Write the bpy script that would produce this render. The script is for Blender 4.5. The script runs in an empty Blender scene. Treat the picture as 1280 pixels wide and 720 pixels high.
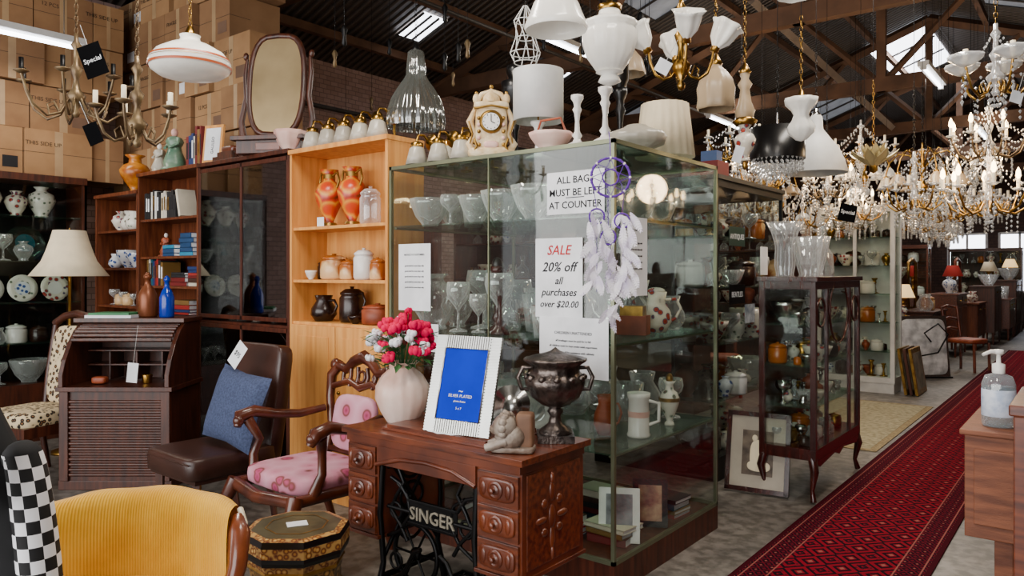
import bpy, math, random
from mathutils import Vector, Matrix
from math import sin, cos, pi, radians

YAW = radians(38.3)          # camera bearing relative to the aisle direction (+Y)
CY, SY = cos(YAW), sin(YAW)
EYE = 1.45
def cam(x, d, z=0.0):
    """metres right / metres ahead of the tripod -> room coordinates"""
    return Vector((CY*x - SY*d, SY*x + CY*d, z))
def roofz(r): return 6.2 - 0.36*abs(r+2.5)
SC = bpy.context.scene.collection

# ------------------------------------------------------------------ materials
def lin(h):
    if not isinstance(h, str): return (*h, 1)
    h = h.lstrip('#'); o = []
    for i in (0, 2, 4):
        c = int(h[i:i+2], 16)/255
        o.append(c/12.92 if c <= .04045 else ((c+.055)/1.055)**2.4)
    return (*o, 1)
MC = {}
def _new(name):
    m = bpy.data.materials.new(name); m.use_nodes = True
    nt = m.node_tree
    return m, nt, nt.nodes['Principled BSDF']
def noise(nt, scale, stretch=None, detail=4):
    tc = nt.nodes.new('ShaderNodeTexCoord'); mp = nt.nodes.new('ShaderNodeMapping')
    if stretch: mp.inputs['Scale'].default_value = stretch
    n = nt.nodes.new('ShaderNodeTexNoise'); n.inputs['Scale'].default_value = scale
    n.inputs['Detail'].default_value = detail
    nt.links.new(tc.outputs['Object'], mp.inputs[0]); nt.links.new(mp.outputs[0], n.inputs['Vector'])
    return n
def ramp(nt, src, stops, const=False):
    r = nt.nodes.new('ShaderNodeValToRGB')
    if const: r.color_ramp.interpolation = 'CONSTANT'
    e = r.color_ramp.elements
    while len(e) < len(stops): e.new(.5)
    for el, (p, c) in zip(e, stops): el.position = p; el.color = lin(c)
    nt.links.new(src, r.inputs[0]); return r
def mt(name, c, rough=.5, metal=0, c2=None, sc=6, bump=0, bs=60, stretch=None, lo=.35, hi=.65, emit=0, coat=0, sheen=0, spec=None):
    if name in MC: return MC[name]
    m, nt, b = _new(name)
    b.inputs['Base Color'].default_value = lin(c); b.inputs['Roughness'].default_value = rough
    b.inputs['Metallic'].default_value = metal
    if spec is not None: b.inputs['Specular IOR Level'].default_value = spec
    if coat: b.inputs['Coat Weight'].default_value = coat; b.inputs['Coat Roughness'].default_value = .12
    if sheen: b.inputs['Sheen Weight'].default_value = sheen
    if c2 is None:
        l = lin(c); c2v = tuple(x*.8 for x in l[:3]); n = noise(nt, sc)
        r = ramp(nt, n.outputs[0], [(lo, c), (hi, c2v)])
    else:
        n = noise(nt, sc, stretch); r = ramp(nt, n.outputs[0], [(lo, c), (hi, c2)])
    nt.links.new(r.outputs[0], b.inputs['Base Color'])
    if bump:
        n2 = noise(nt, bs, stretch); bp = nt.nodes.new('ShaderNodeBump'); bp.inputs['Strength'].default_value = bump
        bp.inputs['Distance'].default_value = .01
        nt.links.new(n2.outputs[0], bp.inputs['Height']); nt.links.new(bp.outputs[0], b.inputs['Normal'])
    if emit:
        b.inputs['Emission Color'].default_value = lin(c); b.inputs['Emission Strength'].default_value = emit
    MC[name] = m; return m
def glassm(name, tint='#ffffff', base=.05, edge=.5, body=.15, bodyc='#e8eef0', rough=.03, blend=.35):
    m = bpy.data.materials.new(name); m.use_nodes = True; nt = m.node_tree; nt.nodes.clear()
    out = nt.nodes.new('ShaderNodeOutputMaterial'); tr = nt.nodes.new('ShaderNodeBsdfTransparent'); tr.inputs[0].default_value = lin(tint)
    gl = nt.nodes.new('ShaderNodeBsdfGlossy'); gl.inputs['Roughness'].default_value = rough
    df = nt.nodes.new('ShaderNodeBsdfDiffuse'); df.inputs[0].default_value = lin(bodyc)
    mx = nt.nodes.new('ShaderNodeMixShader'); mx.inputs[0].default_value = body
    nt.links.new(gl.outputs[0], mx.inputs[1]); nt.links.new(df.outputs[0], mx.inputs[2])
    lw = nt.nodes.new('ShaderNodeLayerWeight'); lw.inputs[0].default_value = blend
    mr = nt.nodes.new('ShaderNodeMapRange'); mr.inputs['To Min'].default_value = base; mr.inputs['To Max'].default_value = edge
    nt.links.new(lw.outputs['Facing'], mr.inputs['Value'])
    m2 = nt.nodes.new('ShaderNodeMixShader')
    nt.links.new(mr.outputs[0], m2.inputs[0]); nt.links.new(tr.outputs[0], m2.inputs[1]); nt.links.new(mx.outputs[0], m2.inputs[2])
    nt.links.new(m2.outputs[0], out.inputs[0]); return m
def mth(nt, op, a, b=None):
    n = nt.nodes.new('ShaderNodeMath'); n.operation = op
    for i, x in enumerate((a, b)):
        if x is None: continue
        if isinstance(x, (int, float)): n.inputs[i].default_value = x
        else: nt.links.new(x, n.inputs[i])
    return n.outputs[0]
def objxyz(nt):
    tc = nt.nodes.new('ShaderNodeTexCoord'); s = nt.nodes.new('ShaderNodeSeparateXYZ'); nt.links.new(tc.outputs['Object'], s.inputs[0])
    return s.outputs[0], s.outputs[1], s.outputs[2]
def mixc(nt, f, a, b):
    n = nt.nodes.new('ShaderNodeMix'); n.data_type = 'RGBA'
    nt.links.new(f, n.inputs[0])
    for i, x in ((6, a), (7, b)):
        if isinstance(x, str): n.inputs[i].default_value = lin(x)
        else: nt.links.new(x, n.inputs[i])
    return n.outputs[2]

W_dark = mt('dark_wood', '#2e130a', .4, c2='#4e2413', sc=5, stretch=(9, 9, .8), coat=.1)
W_cherry = mt('cherry_wood', '#260907', .25, c2='#40120c', sc=5, stretch=(8, 8, .8), coat=.3)
W_red = mt('mahogany', '#42190b', .3, c2='#703418', sc=5, stretch=(1.2, 9, 9), coat=.3)
W_redv = mt('mahogany_carved', '#481c0d', .32, c2='#703318', sc=7, coat=.3)
W_pine = mt('pine', '#cb8640', .5, c2='#df9f54', sc=3, stretch=(9, 9, .7), spec=.3)
W_brown = mt('brown_wood', '#4e2412', .45, c2='#703a1e', sc=4, stretch=(9, 9, .8), spec=.3)
W_walnut = mt('walnut', '#36180f', .4, c2='#532718', sc=4, stretch=(9, 9, .8), spec=.3)
W_box = mt('chest_wood', '#5e321e', .6, c2='#824c30', sc=5, stretch=(1, 6, 9), bump=.2)
Lthr = mt('brown_leather', '#2c1812', .33, c2='#3d231b', sc=4, bump=.15, bs=180)
Blue = mt('denim_blue', '#2e3854', .9, c2='#414c6c', sc=90, bump=.3, bs=200)
Brass = mt('brass', '#b5893e', .28, 1, c2='#8f6e30', sc=8)
DBrass = mt('aged_bronze', '#85704f', .4, .6, c2='#524030', sc=14)
Silver = mt('silver', '#cfcfcc', .22, 1)
Pewter = mt('pewter', '#70655f', .32, .9, c2='#383230', sc=18, bump=.3, bs=70)
Iron = mt('black_iron', '#0c0c0e', .4, .5)
Alum = mt('green_aluminium', '#7c8066', .35, .7)
White = mt('white_ceramic', '#e6e2dc', .2)
Opal = mt('opal_glass', '#f0ece2', .2, emit=.15)
Cream = mt('cream_shade', '#e8d7b6', .8, emit=.1)
Paper = mt('paper', '#eceef2', .8, spec=.1)
Ink = mt('ink', '#0a0a10', .8)
InkR = mt('ink_red', '#b4101e', .8)
Black = mt('black_lacquer', '#0c0b0c', .3)
Card = mt('cardboard', '#8f6d4e', .9, c2='#7c5c42', sc=3, spec=.1)
Tape = mt('packing_tape', '#a88a66', .5)
Pink = mt('pink_flower', '#dc0050', .8, spec=.05)
PinkL = mt('pale_pink', '#d09a90', .5, c2='#dfbfb2', sc=5)
Green = mt('leaf', '#20561e', .6)
Terra = mt('terracotta', '#9a4522', .5, c2='#702f14', sc=9)
Stone = mt('brown_stoneware', '#30190f', .25, c2='#180c08', sc=6)
Honey = mt('honey_glaze', '#9a5218', .25, c2='#d6b07e', sc=2.2, lo=.48, hi=.52)
Teal = mt('teal_glass', '#10606e', .1)
Navy = mt('navy', '#0228b4', .6, spec=.08)
Rib = mt('frosted_glass', '#bdb6a6', .3, c2='#9e978a', sc=3)
Amber = mt('amber_frost', '#b49c7c', .35)
Bulb = mt('lit_bulb', '#ffd9a0', .3, emit=16)
Cndl = mt('candle_tube', '#eee0c2', .6)
Clear = glassm('window_glass', '#f8fbf9', .012, .26, .0)
Shelf = glassm('shelf_glass', '#dff0e8', .05, .4, .2, '#8fb4a4')
Cryst = glassm('cut_crystal', '#f6f8f8', .14, 1.0, .42, '#ffffff', .03, .42)
DkGl = glassm('smoked_glass', '#8f8a84', .04, .4, .0)
PendG = glassm('ribbed_clear_glass', '#b4b8b4', .3, .85, .3, '#90958f', .1)
Purple = mt('purple_thread', '#5a2098', .7)
Bottle = glassm('clear_plastic', '#eef3f6', .2, .7, .5, '#e2ebf0')
Mirror = mt('mirror', '#d4ccc0', .04, 1)
MirT = mt('tan_reflection_mirror', '#bfa67c', .28, .7, c2='#9a845e', sc=2)  # warm reflection painted into the mirror as a tan, blurred base colour
Gold = mt('gilt', '#b08a44', .35, .8, c2='#7e5c24', sc=20)
Timber = mt('old_timber', '#4c3321', .8, c2='#684832', sc=3, bump=.2)
Steel = mt('roof_steel', '#3e3a36', .6, .3)
Lino = mt('white_paint', '#d6d6d4', .5)

# ---- special materials
def rug_mat(w, c1, c2, c3, c4):
    m, nt, b = _new('persian_rug'); x, y, z = objxyz(nt)
    ax = mth(nt, 'ABSOLUTE', x)
    def fr(v, p): return mth(nt, 'ABSOLUTE', mth(nt, 'SUBTRACT', mth(nt, 'FRACT', mth(nt, 'DIVIDE', v, p)), .5))
    d = mth(nt, 'ADD', fr(mth(nt, 'ADD', x, 5.0), .15), fr(mth(nt, 'ADD', y, 9), .17))
    g1 = mth(nt, 'GREATER_THAN', mth(nt, 'FRACT', mth(nt, 'MULTIPLY', d, 3.2)), .56)
    field = mixc(nt, g1, c1, c2)
    d2 = mth(nt, 'ADD', fr(x, .03), fr(y, .034))
    field = mixc(nt, mth(nt, 'MULTIPLY', mth(nt, 'LESS_THAN', d2, .28), mth(nt, 'GREATER_THAN', d, .62)), field, '#40101c')
    field = mixc(nt, mth(nt, 'LESS_THAN', d, .1), field, c3)
    bd = mth(nt, 'ADD', fr(ax, .055), fr(y, .07))
    border = mixc(nt, mth(nt, 'GREATER_THAN', mth(nt, 'FRACT', mth(nt, 'MULTIPLY', bd, 2.5)), .45), c4, c2)
    border = mixc(nt, mth(nt, 'LESS_THAN', bd, .12), border, c3)
    col = mixc(nt, mth(nt, 'GREATER_THAN', ax, w*.5-.14), field, border)
    for q in (.15, .045):
        st = mth(nt, 'MULTIPLY', mth(nt, 'GREATER_THAN', ax, w*.5-q), mth(nt, 'LESS_THAN', ax, w*.5-q+.007))
        col = mixc(nt, st, col, c3)
    col = mixc(nt, mth(nt, 'GREATER_THAN', ax, w*.5-.025), col, '#3a0a14')
    nt.links.new(col, b.inputs['Base Color']); b.inputs['Roughness'].default_value = .95; b.inputs['Specular IOR Level'].default_value = .05
    n = noise(nt, 300); bp = nt.nodes.new('ShaderNodeBump'); bp.inputs['Strength'].default_value = .3
    nt.links.new(n.outputs[0], bp.inputs['Height']); nt.links.new(bp.outputs[0], b.inputs['Normal'])
    return m
RugM = rug_mat(.76, '#7a0e1e', '#1c0a14', '#8a5048', '#5c0e1c')
def vor_mat(name, sc, stops, rough=.8):
    m, nt, b = _new(name)
    tc = nt.nodes.new('ShaderNodeTexCoord'); v = nt.nodes.new('ShaderNodeTexVoronoi'); v.inputs['Scale'].default_value = sc
    nt.links.new(tc.outputs['Object'], v.inputs['Vector'])
    r = ramp(nt, v.outputs['Distance'], stops); nt.links.new(r.outputs[0], b.inputs['Base Color'])
    b.inputs['Roughness'].default_value = rough
    return m
Leop = vor_mat('leopard_print', 30, [(.0, '#7c5228'), (.16, '#7c5228'), (.22, '#140b06'), (.38, '#1a100a'), (.44, '#cbb690'), (1, '#d8c6a2')])
Flor = vor_mat('floral_fabric', 9, [(0, '#7c1c3c'), (.16, '#a84468'), (.26, '#6a3428'), (.34, '#b87488'), (.6, '#c08898'), (1, '#cb9cac')])
Tort = vor_mat('painted_lacquer', 30, [(0, '#d8b070'), (.25, '#a47a38'), (.4, '#2a1a10'), (.6, '#987038'), (.8, '#4a2c14')], .35)
Tort2 = vor_mat('painted_band', 42, [(0, '#e0c488'), (.3, '#b88438'), (.45, '#5a140c'), (.7, '#b89050')], .35)
Urnp = vor_mat('painted_vase', 9, [(0, '#b81a10'), (.35, '#c84410'), (.5, '#d89028'), (.62, '#b82c10'), (.8, '#4a2a10')], .3)
Urn2 = vor_mat('imari_china', 22, [(0, '#7c1c14'), (.25, '#a8402c'), (.32, '#24305c'), (.42, '#cfc4b2'), (1, '#ddd6c8')], .2)
Toile = vor_mat('painted_china', 20, [(0, '#843048'), (.2, '#54705a'), (.3, '#dcd6ca'), (1, '#e2ddd2')], .2)
BlueC = vor_mat('blue_china', 26, [(0, '#1c3474'), (.3, '#3c5a9c'), (.42, '#d8dce4'), (1, '#e0e2e8')], .2)
def chk_mat():
    m, nt, b = _new('checkered_fabric')
    tc = nt.nodes.new('ShaderNodeTexCoord'); v = nt.nodes.new('ShaderNodeTexChecker'); v.inputs['Scale'].default_value = 1
    nt.links.new(tc.outputs['UV'], v.inputs['Vector'])
    v.inputs['Color1'].default_value = lin('#08080b'); v.inputs['Color2'].default_value = lin('#e6e6ea')
    nt.links.new(v.outputs[0], b.inputs['Base Color']); b.inputs['Roughness'].default_value = .8
    return m
Chk = chk_mat()
def cord():
    m, nt, b = _new('yellow_corduroy'); x, y, z = objxyz(nt)
    w = mth(nt, 'SINE', mth(nt, 'MULTIPLY', x, 760))
    n = noise(nt, 7)
    r = ramp(nt, mth(nt, 'ADD', mth(nt, 'MULTIPLY', w, .12), n.outputs[0]), [(.2, '#cf9210'), (.5, '#e6ab22'), (.85, '#f2c144')])
    nt.links.new(r.outputs[0], b.inputs['Base Color']); b.inputs['Roughness'].default_value = .9; b.inputs['Specular IOR Level'].default_value = .1
    b.inputs['Sheen Weight'].default_value = .3
    n2 = noise(nt, 22); h = mth(nt, 'ADD', mth(nt, 'MULTIPLY', w, .4), mth(nt, 'MULTIPLY', n2.outputs[0], 2))
    bp = nt.nodes.new('ShaderNodeBump'); bp.inputs['Strength'].default_value = .35; bp.inputs['Distance'].default_value = .004
    nt.links.new(h, bp.inputs['Height']); nt.links.new(bp.outputs[0], b.inputs['Normal'])
    return m
Cord = cord()
def brick(name, c1, c2, mo, sc=3.0):
    m, nt, b = _new(name); x, y, z = objxyz(nt)
    cb = nt.nodes.new('ShaderNodeCombineXYZ'); nt.links.new(mth(nt, 'ADD', x, y), cb.inputs[0]); nt.links.new(z, cb.inputs[1])
    v = nt.nodes.new('ShaderNodeTexBrick'); v.inputs['Scale'].default_value = sc
    nt.links.new(cb.outputs[0], v.inputs['Vector'])
    v.inputs['Color1'].default_value = lin(c1); v.inputs['Color2'].default_value = lin(c2); v.inputs['Mortar'].default_value = lin(mo)
    nt.links.new(v.outputs[0], b.inputs['Base Color']); b.inputs['Roughness'].default_value = .85
    bp = nt.nodes.new('ShaderNodeBump'); bp.inputs['Strength'].default_value = .4; bp.inputs['Distance'].default_value = .01
    nt.links.new(v.outputs['Fac'], bp.inputs['Height']); bp.invert = True; nt.links.new(bp.outputs[0], b.inputs['Normal'])
    return m
BrickM = brick('painted_brick', '#a88c84', '#94786f', '#7a645c', 4.2)
BrickD = brick('dark_brick', '#4a342c', '#3c2a24', '#2a1e1a')
def concrete():
    m, nt, b = _new('concrete_floor')
    n = noise(nt, 1.2, None, 8); r = ramp(nt, n.outputs[0], [(.3, '#56514d'), (.5, '#736d66'), (.7, '#8f887f')])
    n2 = noise(nt, 14, None, 8); r2 = ramp(nt, n2.outputs[0], [(.4, '#8b8680'), (.6, '#ffffff')])
    mx = nt.nodes.new('ShaderNodeMix'); mx.data_type = 'RGBA'; mx.blend_type = 'MULTIPLY'; mx.inputs[0].default_value = .7
    nt.links.new(r.outputs[0], mx.inputs[6]); nt.links.new(r2.outputs[0], mx.inputs[7])
    nt.links.new(mx.outputs[2], b.inputs['Base Color']); b.inputs['Roughness'].default_value = .45
    return m
def corr():
    m, nt, b = _new('corrugated_roof'); x, y, z = objxyz(nt)
    w = mth(nt, 'SINE', mth(nt, 'MULTIPLY', y, 60))
    r = ramp(nt, mth(nt, 'ADD', mth(nt, 'MULTIPLY', w, .5), .5), [(0, '#302a26'), (1, '#5a5048')])
    nt.links.new(r.outputs[0], b.inputs['Base Color']); b.inputs['Roughness'].default_value = .55; b.inputs['Metallic'].default_value = .3
    bp = nt.nodes.new('ShaderNodeBump'); bp.inputs['Distance'].default_value = .03
    nt.links.new(w, bp.inputs['Height']); nt.links.new(bp.outputs[0], b.inputs['Normal'])
    return m
SkyP = mt('skylight_sheet', '#f0f4ff', .4, emit=7.0)
SkyD = mt('dusty_skylight_sheet', '#8a8f98', .5, c2='#5a5c62', sc=3, emit=.4)
TubeE = mt('fluorescent_tube', '#f4f8ff', .4, emit=12)

# ------------------------------------------------------------------ mesh builder
def T(x=0, y=0, z=0): return Matrix.Translation((x, y, z))
def R(a, ax='Z'): return Matrix.Rotation(a, 4, ax)
class B:
    def __init__(s):
        s.v = []; s.f = []; s.mi = []; s.sm = []; s.mats = []; s.M = Matrix(); s.uv = {}
    def add(s, vs, fs, m, smooth=False):
        if m not in s.mats: s.mats.append(m)
        k = s.mats.index(m); o = len(s.v); M = s.M
        s.v += [tuple(M @ Vector(p)) for p in vs]
        for f in fs:
            s.f.append(tuple(i+o for i in f)); s.mi.append(k); s.sm.append(smooth)
    def box(s, x0, x1, y0, y1, z0, z1, m):
        vs = [(x, y, z) for z in (z0, z1) for y in (y0, y1) for x in (x0, x1)]
        s.add(vs, [(0, 2, 3, 1), (4, 5, 7, 6), (0, 1, 5, 4), (2, 6, 7, 3), (0, 4, 6, 2), (1, 3, 7, 5)], m)
    def bx(s, cx, cy, z0, w, d, h, m): s.box(cx-w/2, cx+w/2, cy-d/2, cy+d/2, z0, z0+h, m)
    def lathe(s, prof, m, x=0, y=0, z=0, seg=20, rib=0, n=12, smooth=True, M=None):
        old = s.M
        if M is not None: s.M = s.M @ M
        vs = []
        for (r, h) in prof:
            for i in range(seg):
                a = 2*pi*i/seg; rr = max(r, .0004)*(1+rib*cos(n*a)); vs.append((x+rr*cos(a), y+rr*sin(a), z+h))
        fs = [(j*seg+i, j*seg+(i+1) % seg, (j+1)*seg+(i+1) % seg, (j+1)*seg+i) for j in range(len(prof)-1) for i in range(seg)]
        s.add(vs, fs, m, smooth); s.M = old
    def tube(s, pts, r, m, seg=8, closed=False, smooth=True):
        P = [Vector(p) for p in pts]; n = len(P)
        rs = r if isinstance(r, (list, tuple)) else [r]*n
        vs = []; up = None
        for i in range(n):
            if closed: t = P[(i+1) % n]-P[i-1]
            else: t = P[min(i+1, n-1)]-P[max(i-1, 0)]
            if t.length < 1e-9: t = Vector((0, 0, 1))
            t.normalize()
            if up is None:
                up = Vector((0, 0, 1)) if abs(t.z) < .9 else Vector((1, 0, 0))
            a = up - t*up.dot(t)
            if a.length < 1e-6: a = t.orthogonal()
            a.normalize(); b = t.cross(a); up = a
            for k in range(seg):
                q = 2*pi*k/seg; vs.append(tuple(P[i]+(a*cos(q)+b*sin(q))*rs[i]))
        L = n if closed else n-1
        fs = [(i*seg+k, i*seg+(k+1) % seg, ((i+1) % n)*seg+(k+1) % seg, ((i+1) % n)*seg+k) for i in range(L) for k in range(seg)]
        s.add(vs, fs, m, smooth)
        if not closed: s.add(vs[:seg], [tuple(range(seg))[::-1]], m); s.add(vs[-seg:], [tuple(range(seg))], m)
    def rbox(s, cx, cy, cz, w, d, h, m, e=.35, nu=20, nv=12):
        def sp(v, e): return math.copysign(abs(v)**e, v)
        vs = []
        for j in range(nv+1):
            p = -pi/2+pi*j/nv
            for i in range(nu):
                a = 2*pi*(i+.5)/nu
                vs.append((cx+w/2*sp(cos(p), e)*sp(cos(a), e), cy+d/2*sp(cos(p), e)*sp(sin(a), e), cz+h/2*sp(sin(p), e)))
        s.add(vs, [(j*nu+i, j*nu+(i+1) % nu, (j+1)*nu+(i+1) % nu, (j+1)*nu+i) for j in range(nv) for i in range(nu)], m, True)
    def ball(s, x, y, z, rx, ry, rz, m, nu=12, nv=8): s.rbox(x, y, z, 2*rx, 2*ry, 2*rz, m, 1, nu, nv)
    def prism(s, pts, y0, y1, m):
        n = len(pts); vs = [(x, y0, z) for x, z in pts]+[(x, y1, z) for x, z in pts]
        fs = [tuple(range(n)), tuple(range(2*n-1, n-1, -1))]+[(i+n, (i+1) % n+n, (i+1) % n, i) for i in range(n)]
        s.add(vs, fs, m)
    def xprism(s, pts, x0, x1, m):
        n = len(pts); vs = [(x0, y, z) for y, z in pts]+[(x1, y, z) for y, z in pts]
        fs = [tuple(range(n)), tuple(range(2*n-1, n-1, -1))]+[(i+n, (i+1) % n+n, (i+1) % n, i) for i in range(n)]
        s.add(vs, fs, m)
    def surf(s, fn, nu, nv, m, smooth=True, uvs=None):
        vs = [fn(i/nu, j/nv) for j in range(nv+1) for i in range(nu+1)]
        f0 = len(s.f)
        s.add(vs, [(j*(nu+1)+i, j*(nu+1)+i+1, (j+1)*(nu+1)+i+1, (j+1)*(nu+1)+i) for j in range(nv) for i in range(nu)], m, smooth)
        if uvs:
            k = f0
            for j in range(nv):
                for i in range(nu):
                    s.uv[k] = [(a/nu*uvs[0], b/nv*uvs[1]) for a, b in ((i, j), (i+1, j), (i+1, j+1), (i, j+1))]; k += 1
    def text(s, body, size, m, M, align='CENTER', shear=0, depth=.0006, off=0):
        """text lying in local xz plane facing -y"""
        cu = bpy.data.curves.new('t', 'FONT'); cu.body = body; cu.size = size; cu.align_x = align; cu.extrude = depth; cu.shear = shear; cu.resolution_u = 2; cu.offset = off
        ob = bpy.data.objects.new('t', cu); SC.objects.link(ob)
        dg = bpy.context.evaluated_depsgraph_get(); me = ob.evaluated_get(dg).to_mesh()
        vs = [tuple(v.co) for v in me.vertices]; fs = [tuple(p.vertices) for p in me.polygons]
        old = s.M; s.M = s.M @ M @ R(pi/2, 'X'); s.add(vs, fs, m); s.M = old
        bpy.data.objects.remove(ob); bpy.data.curves.remove(cu)
    def done(s, name, loc=(0, 0, 0), rz=0, bevel=0, M=None):
        me = bpy.data.meshes.new(name); me.from_pydata(s.v, [], s.f)
        for m in s.mats: me.materials.append(m)
        me.polygons.foreach_set('material_index', s.mi); me.polygons.foreach_set('use_smooth', s.sm)
        if s.uv:
            ul = me.uv_layers.new()
            for k, c in s.uv.items():
                for li, uv in zip(me.polygons[k].loop_indices, c): ul.data[li].uv = uv
        me.update()
        ob = bpy.data.objects.new(name, me); SC.objects.link(ob)
        if M is not None: ob.matrix_world = M
        else: ob.location = loc; ob.rotation_euler = (0, 0, rz)
        if bevel:
            bv = ob.modifiers.new('bevel', 'BEVEL'); bv.width = bevel; bv.segments = 2; bv.limit_method = 'ANGLE'; bv.angle_limit = radians(50)
        return ob

def ps(p, r, h): return [(a*r, b*h) for a, b in p]
VASE = [(.01, 0), (.45, 0), (.5, .03), (.42, .08), (.75, .3), (1, .55), (.85, .75), (.4, .86), (.35, .92), (.55, 1), (.5, 1), (.3, .92)]
AMPH = [(.01, 0), (.5, 0), (.45, .05), (.28, .1), (.5, .22), (.9, .45), (1, .6), (.75, .74), (.42, .8), (.38, .92), (.65, 1), (.6, 1), (.3, .92)]
BOWL = [(.01, 0), (.4, 0), (.38, .06), (.7, .35), (.95, .8), (1, 1), (.94, 1), (.62, .42), (.01, .18)]
GOB = [(.01, 0), (.75, 0), (.7, .03), (.12, .08), (.09, .42), (.3, .5), (.85, .68), (.97, .82), (.88, 1), (.82, 1), (.9, .82), (.01, .54)]
TUMB = [(.01, 0), (.75, 0), (1, 1), (.94, 1), (.7, .06)]
JAR = [(.01, 0), (.88, 0), (1, .08), (1, .68), (.85, .76), (.95, .78), (.95, .83), (.55, .93), (.14, .94), (.18, 1), (.01, 1)]
PIT = [(.01, 0), (.65, 0), (1, .25), (.95, .5), (.58, .78), (.7, 1), (.64, 1), (.5, .78)]
CNDL = [(.01, 0), (1, 0), (.95, .05), (.45, .1), (.3, .16), (.5, .22), (.25, .3), (.2, .5), (.3, .65), (.45, .72), (.3, .78), (.35, .85), (.6, .93), (.6, 1), (.01, 1)]
DEC = [(.01, 0), (.95, 0), (1, .1), (.9, .4), (.4, .55), (.25, .62), (.25, .75), (.4, .78), (.2, .8), (.35, .88), (.3, .97), (.01, 1)]
def piece(b, prof, x, y, z, r, h, m, rib=0, n=12, seg=16, handle=False):
    b.lathe(ps(prof, r, h), m, x, y, z, seg=seg, rib=rib, n=n)
    if handle:
        b.tube([(x+r*.6, y, z+h*.8), (x+r*1.3, y, z+h*.82), (x+r*1.6, y, z+h*.6), (x+r*1.3, y, z+h*.35), (x+r*.9, y, z+h*.25)], r*.1, m, 6)
def fill(b, x0, x1, y, z, kinds, seed, h=(.1, .18), gap=.01, yj=.03):
    rd = random.Random(seed); x = x0
    while True:
        prof, asp, m, rib = rd.choice(kinds); hh = rd.uniform(*h); r = hh*asp
        if x+2*r > x1: break
        piece(b, prof, x+r, y+rd.uniform(-yj, yj), z+.001, r, hh, m, rib, rd.choice((8, 10)), 24 if rib else 16)
        x += 2*r+rd.uniform(gap*.3, gap*1.6)
CR = [(GOB, .33, Cryst, 0), (BOWL, .75, Cryst, .07), (TUMB, .42, Cryst, .06), (VASE, .45, Cryst, .06), (DEC, .33, Cryst, .04), (PIT, .45, Cryst, .05), (GOB, .25, Cryst, 0)]
CH = [(PIT, .5, Urn2, 0), (VASE, .45, Toile, 0), (JAR, .5, White, 0), (BOWL, .8, Urn2, 0), (JAR, .45, Honey, 0), (CNDL, .3, Silver, 0), (CNDL, .3, Brass, 0), (AMPH, .4, Urn2, 0), (GOB, .35, Cryst, 0), (DEC, .33, Cryst, 0), (VASE, .4, BlueC, 0), (VASE, .4, Terra, 0), (JAR, .5, Stone, 0)]
def plate(b, x, y, z, r, m, m2=None, tilt=.2):
    M = T(x, y, z+r)@R(pi/2-tilt, 'X')
    b.lathe([(.001, 0), (r*.6, .002), (r*.7, .008), (r, .014), (r, .018), (r*.68, .013), (.001, .006)], m, seg=24, M=M)
    if m2: b.lathe([(.001, .0145), (r*.5, .0145)], m2, seg=20, M=M)
def books(b, x0, x1, y, z, seed, hmin=.17, hmax=.24, d=.15, cols=None):
    rd = random.Random(seed); x = x0
    cols = cols or BKC
    while x < x1-.05:
        w = rd.uniform(.014, .04); h = rd.uniform(hmin, hmax); c = rd.choice(cols)
        b.box(x, x+w, y, y+d, z, z+h, c); b.box(x+.002, x+w-.002, y+.004, y+d+.002, z+.003, z+h-.004, Paper)
        b.box(x+w*.2, x+w*.8, y-.0008, y, z+h*.3, z+h*.8, rd.choice((Paper, Gold, Ink))); x += w+.002
def stack(b, x, y, z, n, seed, w=.24, d=.17, cols=None):
    rd = random.Random(seed); zz = z
    for i in range(n):
        h = rd.uniform(.018, .04); a = rd.uniform(-.1, .1); c = rd.choice(cols or BKC); ww = w*rd.uniform(.85, 1)
        old = b.M; b.M = old@T(x, y, zz)@R(a)
        b.bx(0, 0, 0, ww, d, .003, c); b.bx(0, 0, h-.003, ww, d, .003, c); b.bx(0, -d/2+.0015, 0, ww, .003, h, c); b.bx(0, .002, .003, ww-.008, d-.006, h-.006, Paper)
        b.M = old; zz += h+.0005
BKC = [mt('book_'+c[1:], c, .6) for c in ('#6f1010', '#142e64', '#d2cab6', '#1c1c20', '#7c5a26', '#0e4c60', '#a0201c', '#3e1e10')]
BKW = [mt('book_'+c[1:], c, .6) for c in ('#e2e0d8', '#cfc8ba', '#1c1c20', '#d2cab6', '#0e0e12')]
BKB = [mt('book_'+c[1:], c, .6) for c in ('#0e5c80', '#1c80a4', '#0c3c68')]

# ------------------------------------------------------------------ room shell
b = B(); b.box(-8.2, 3.2, -4, 24.2, -.1, 0, concrete()); b.done('floor')
b = B(); b.box(-8.2, -8.0, -4, 24.2, 0, 4.25, BrickM); b.done('wall_left')
b = B(); b.box(3.0, 3.2, -4, 24.2, 0, 4.25, BrickD); b.done('wall_right')
b = B(); b.add([(-8.2, 24, 0), (3.2, 24, 0), (3.2, 24, 4.15), (-2.5, 24, 6.2), (-8.2, 24, 4.15)], [(0, 1, 2, 3, 4)], BrickD)
b.done('wall_back')
RoofM = corr()
b = B()
b.add([(-8.2, -4, roofz(-8.2)), (-2.5, -4, 6.2), (-2.5, 24.2, 6.2), (-8.2, 24.2, roofz(-8.2)), (3.2, -4, roofz(3.2)), (3.2, 24.2, roofz(3.2))], [(0, 1, 2, 3), (1, 4, 5, 2)], RoofM)
b.done('ceiling')
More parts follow.
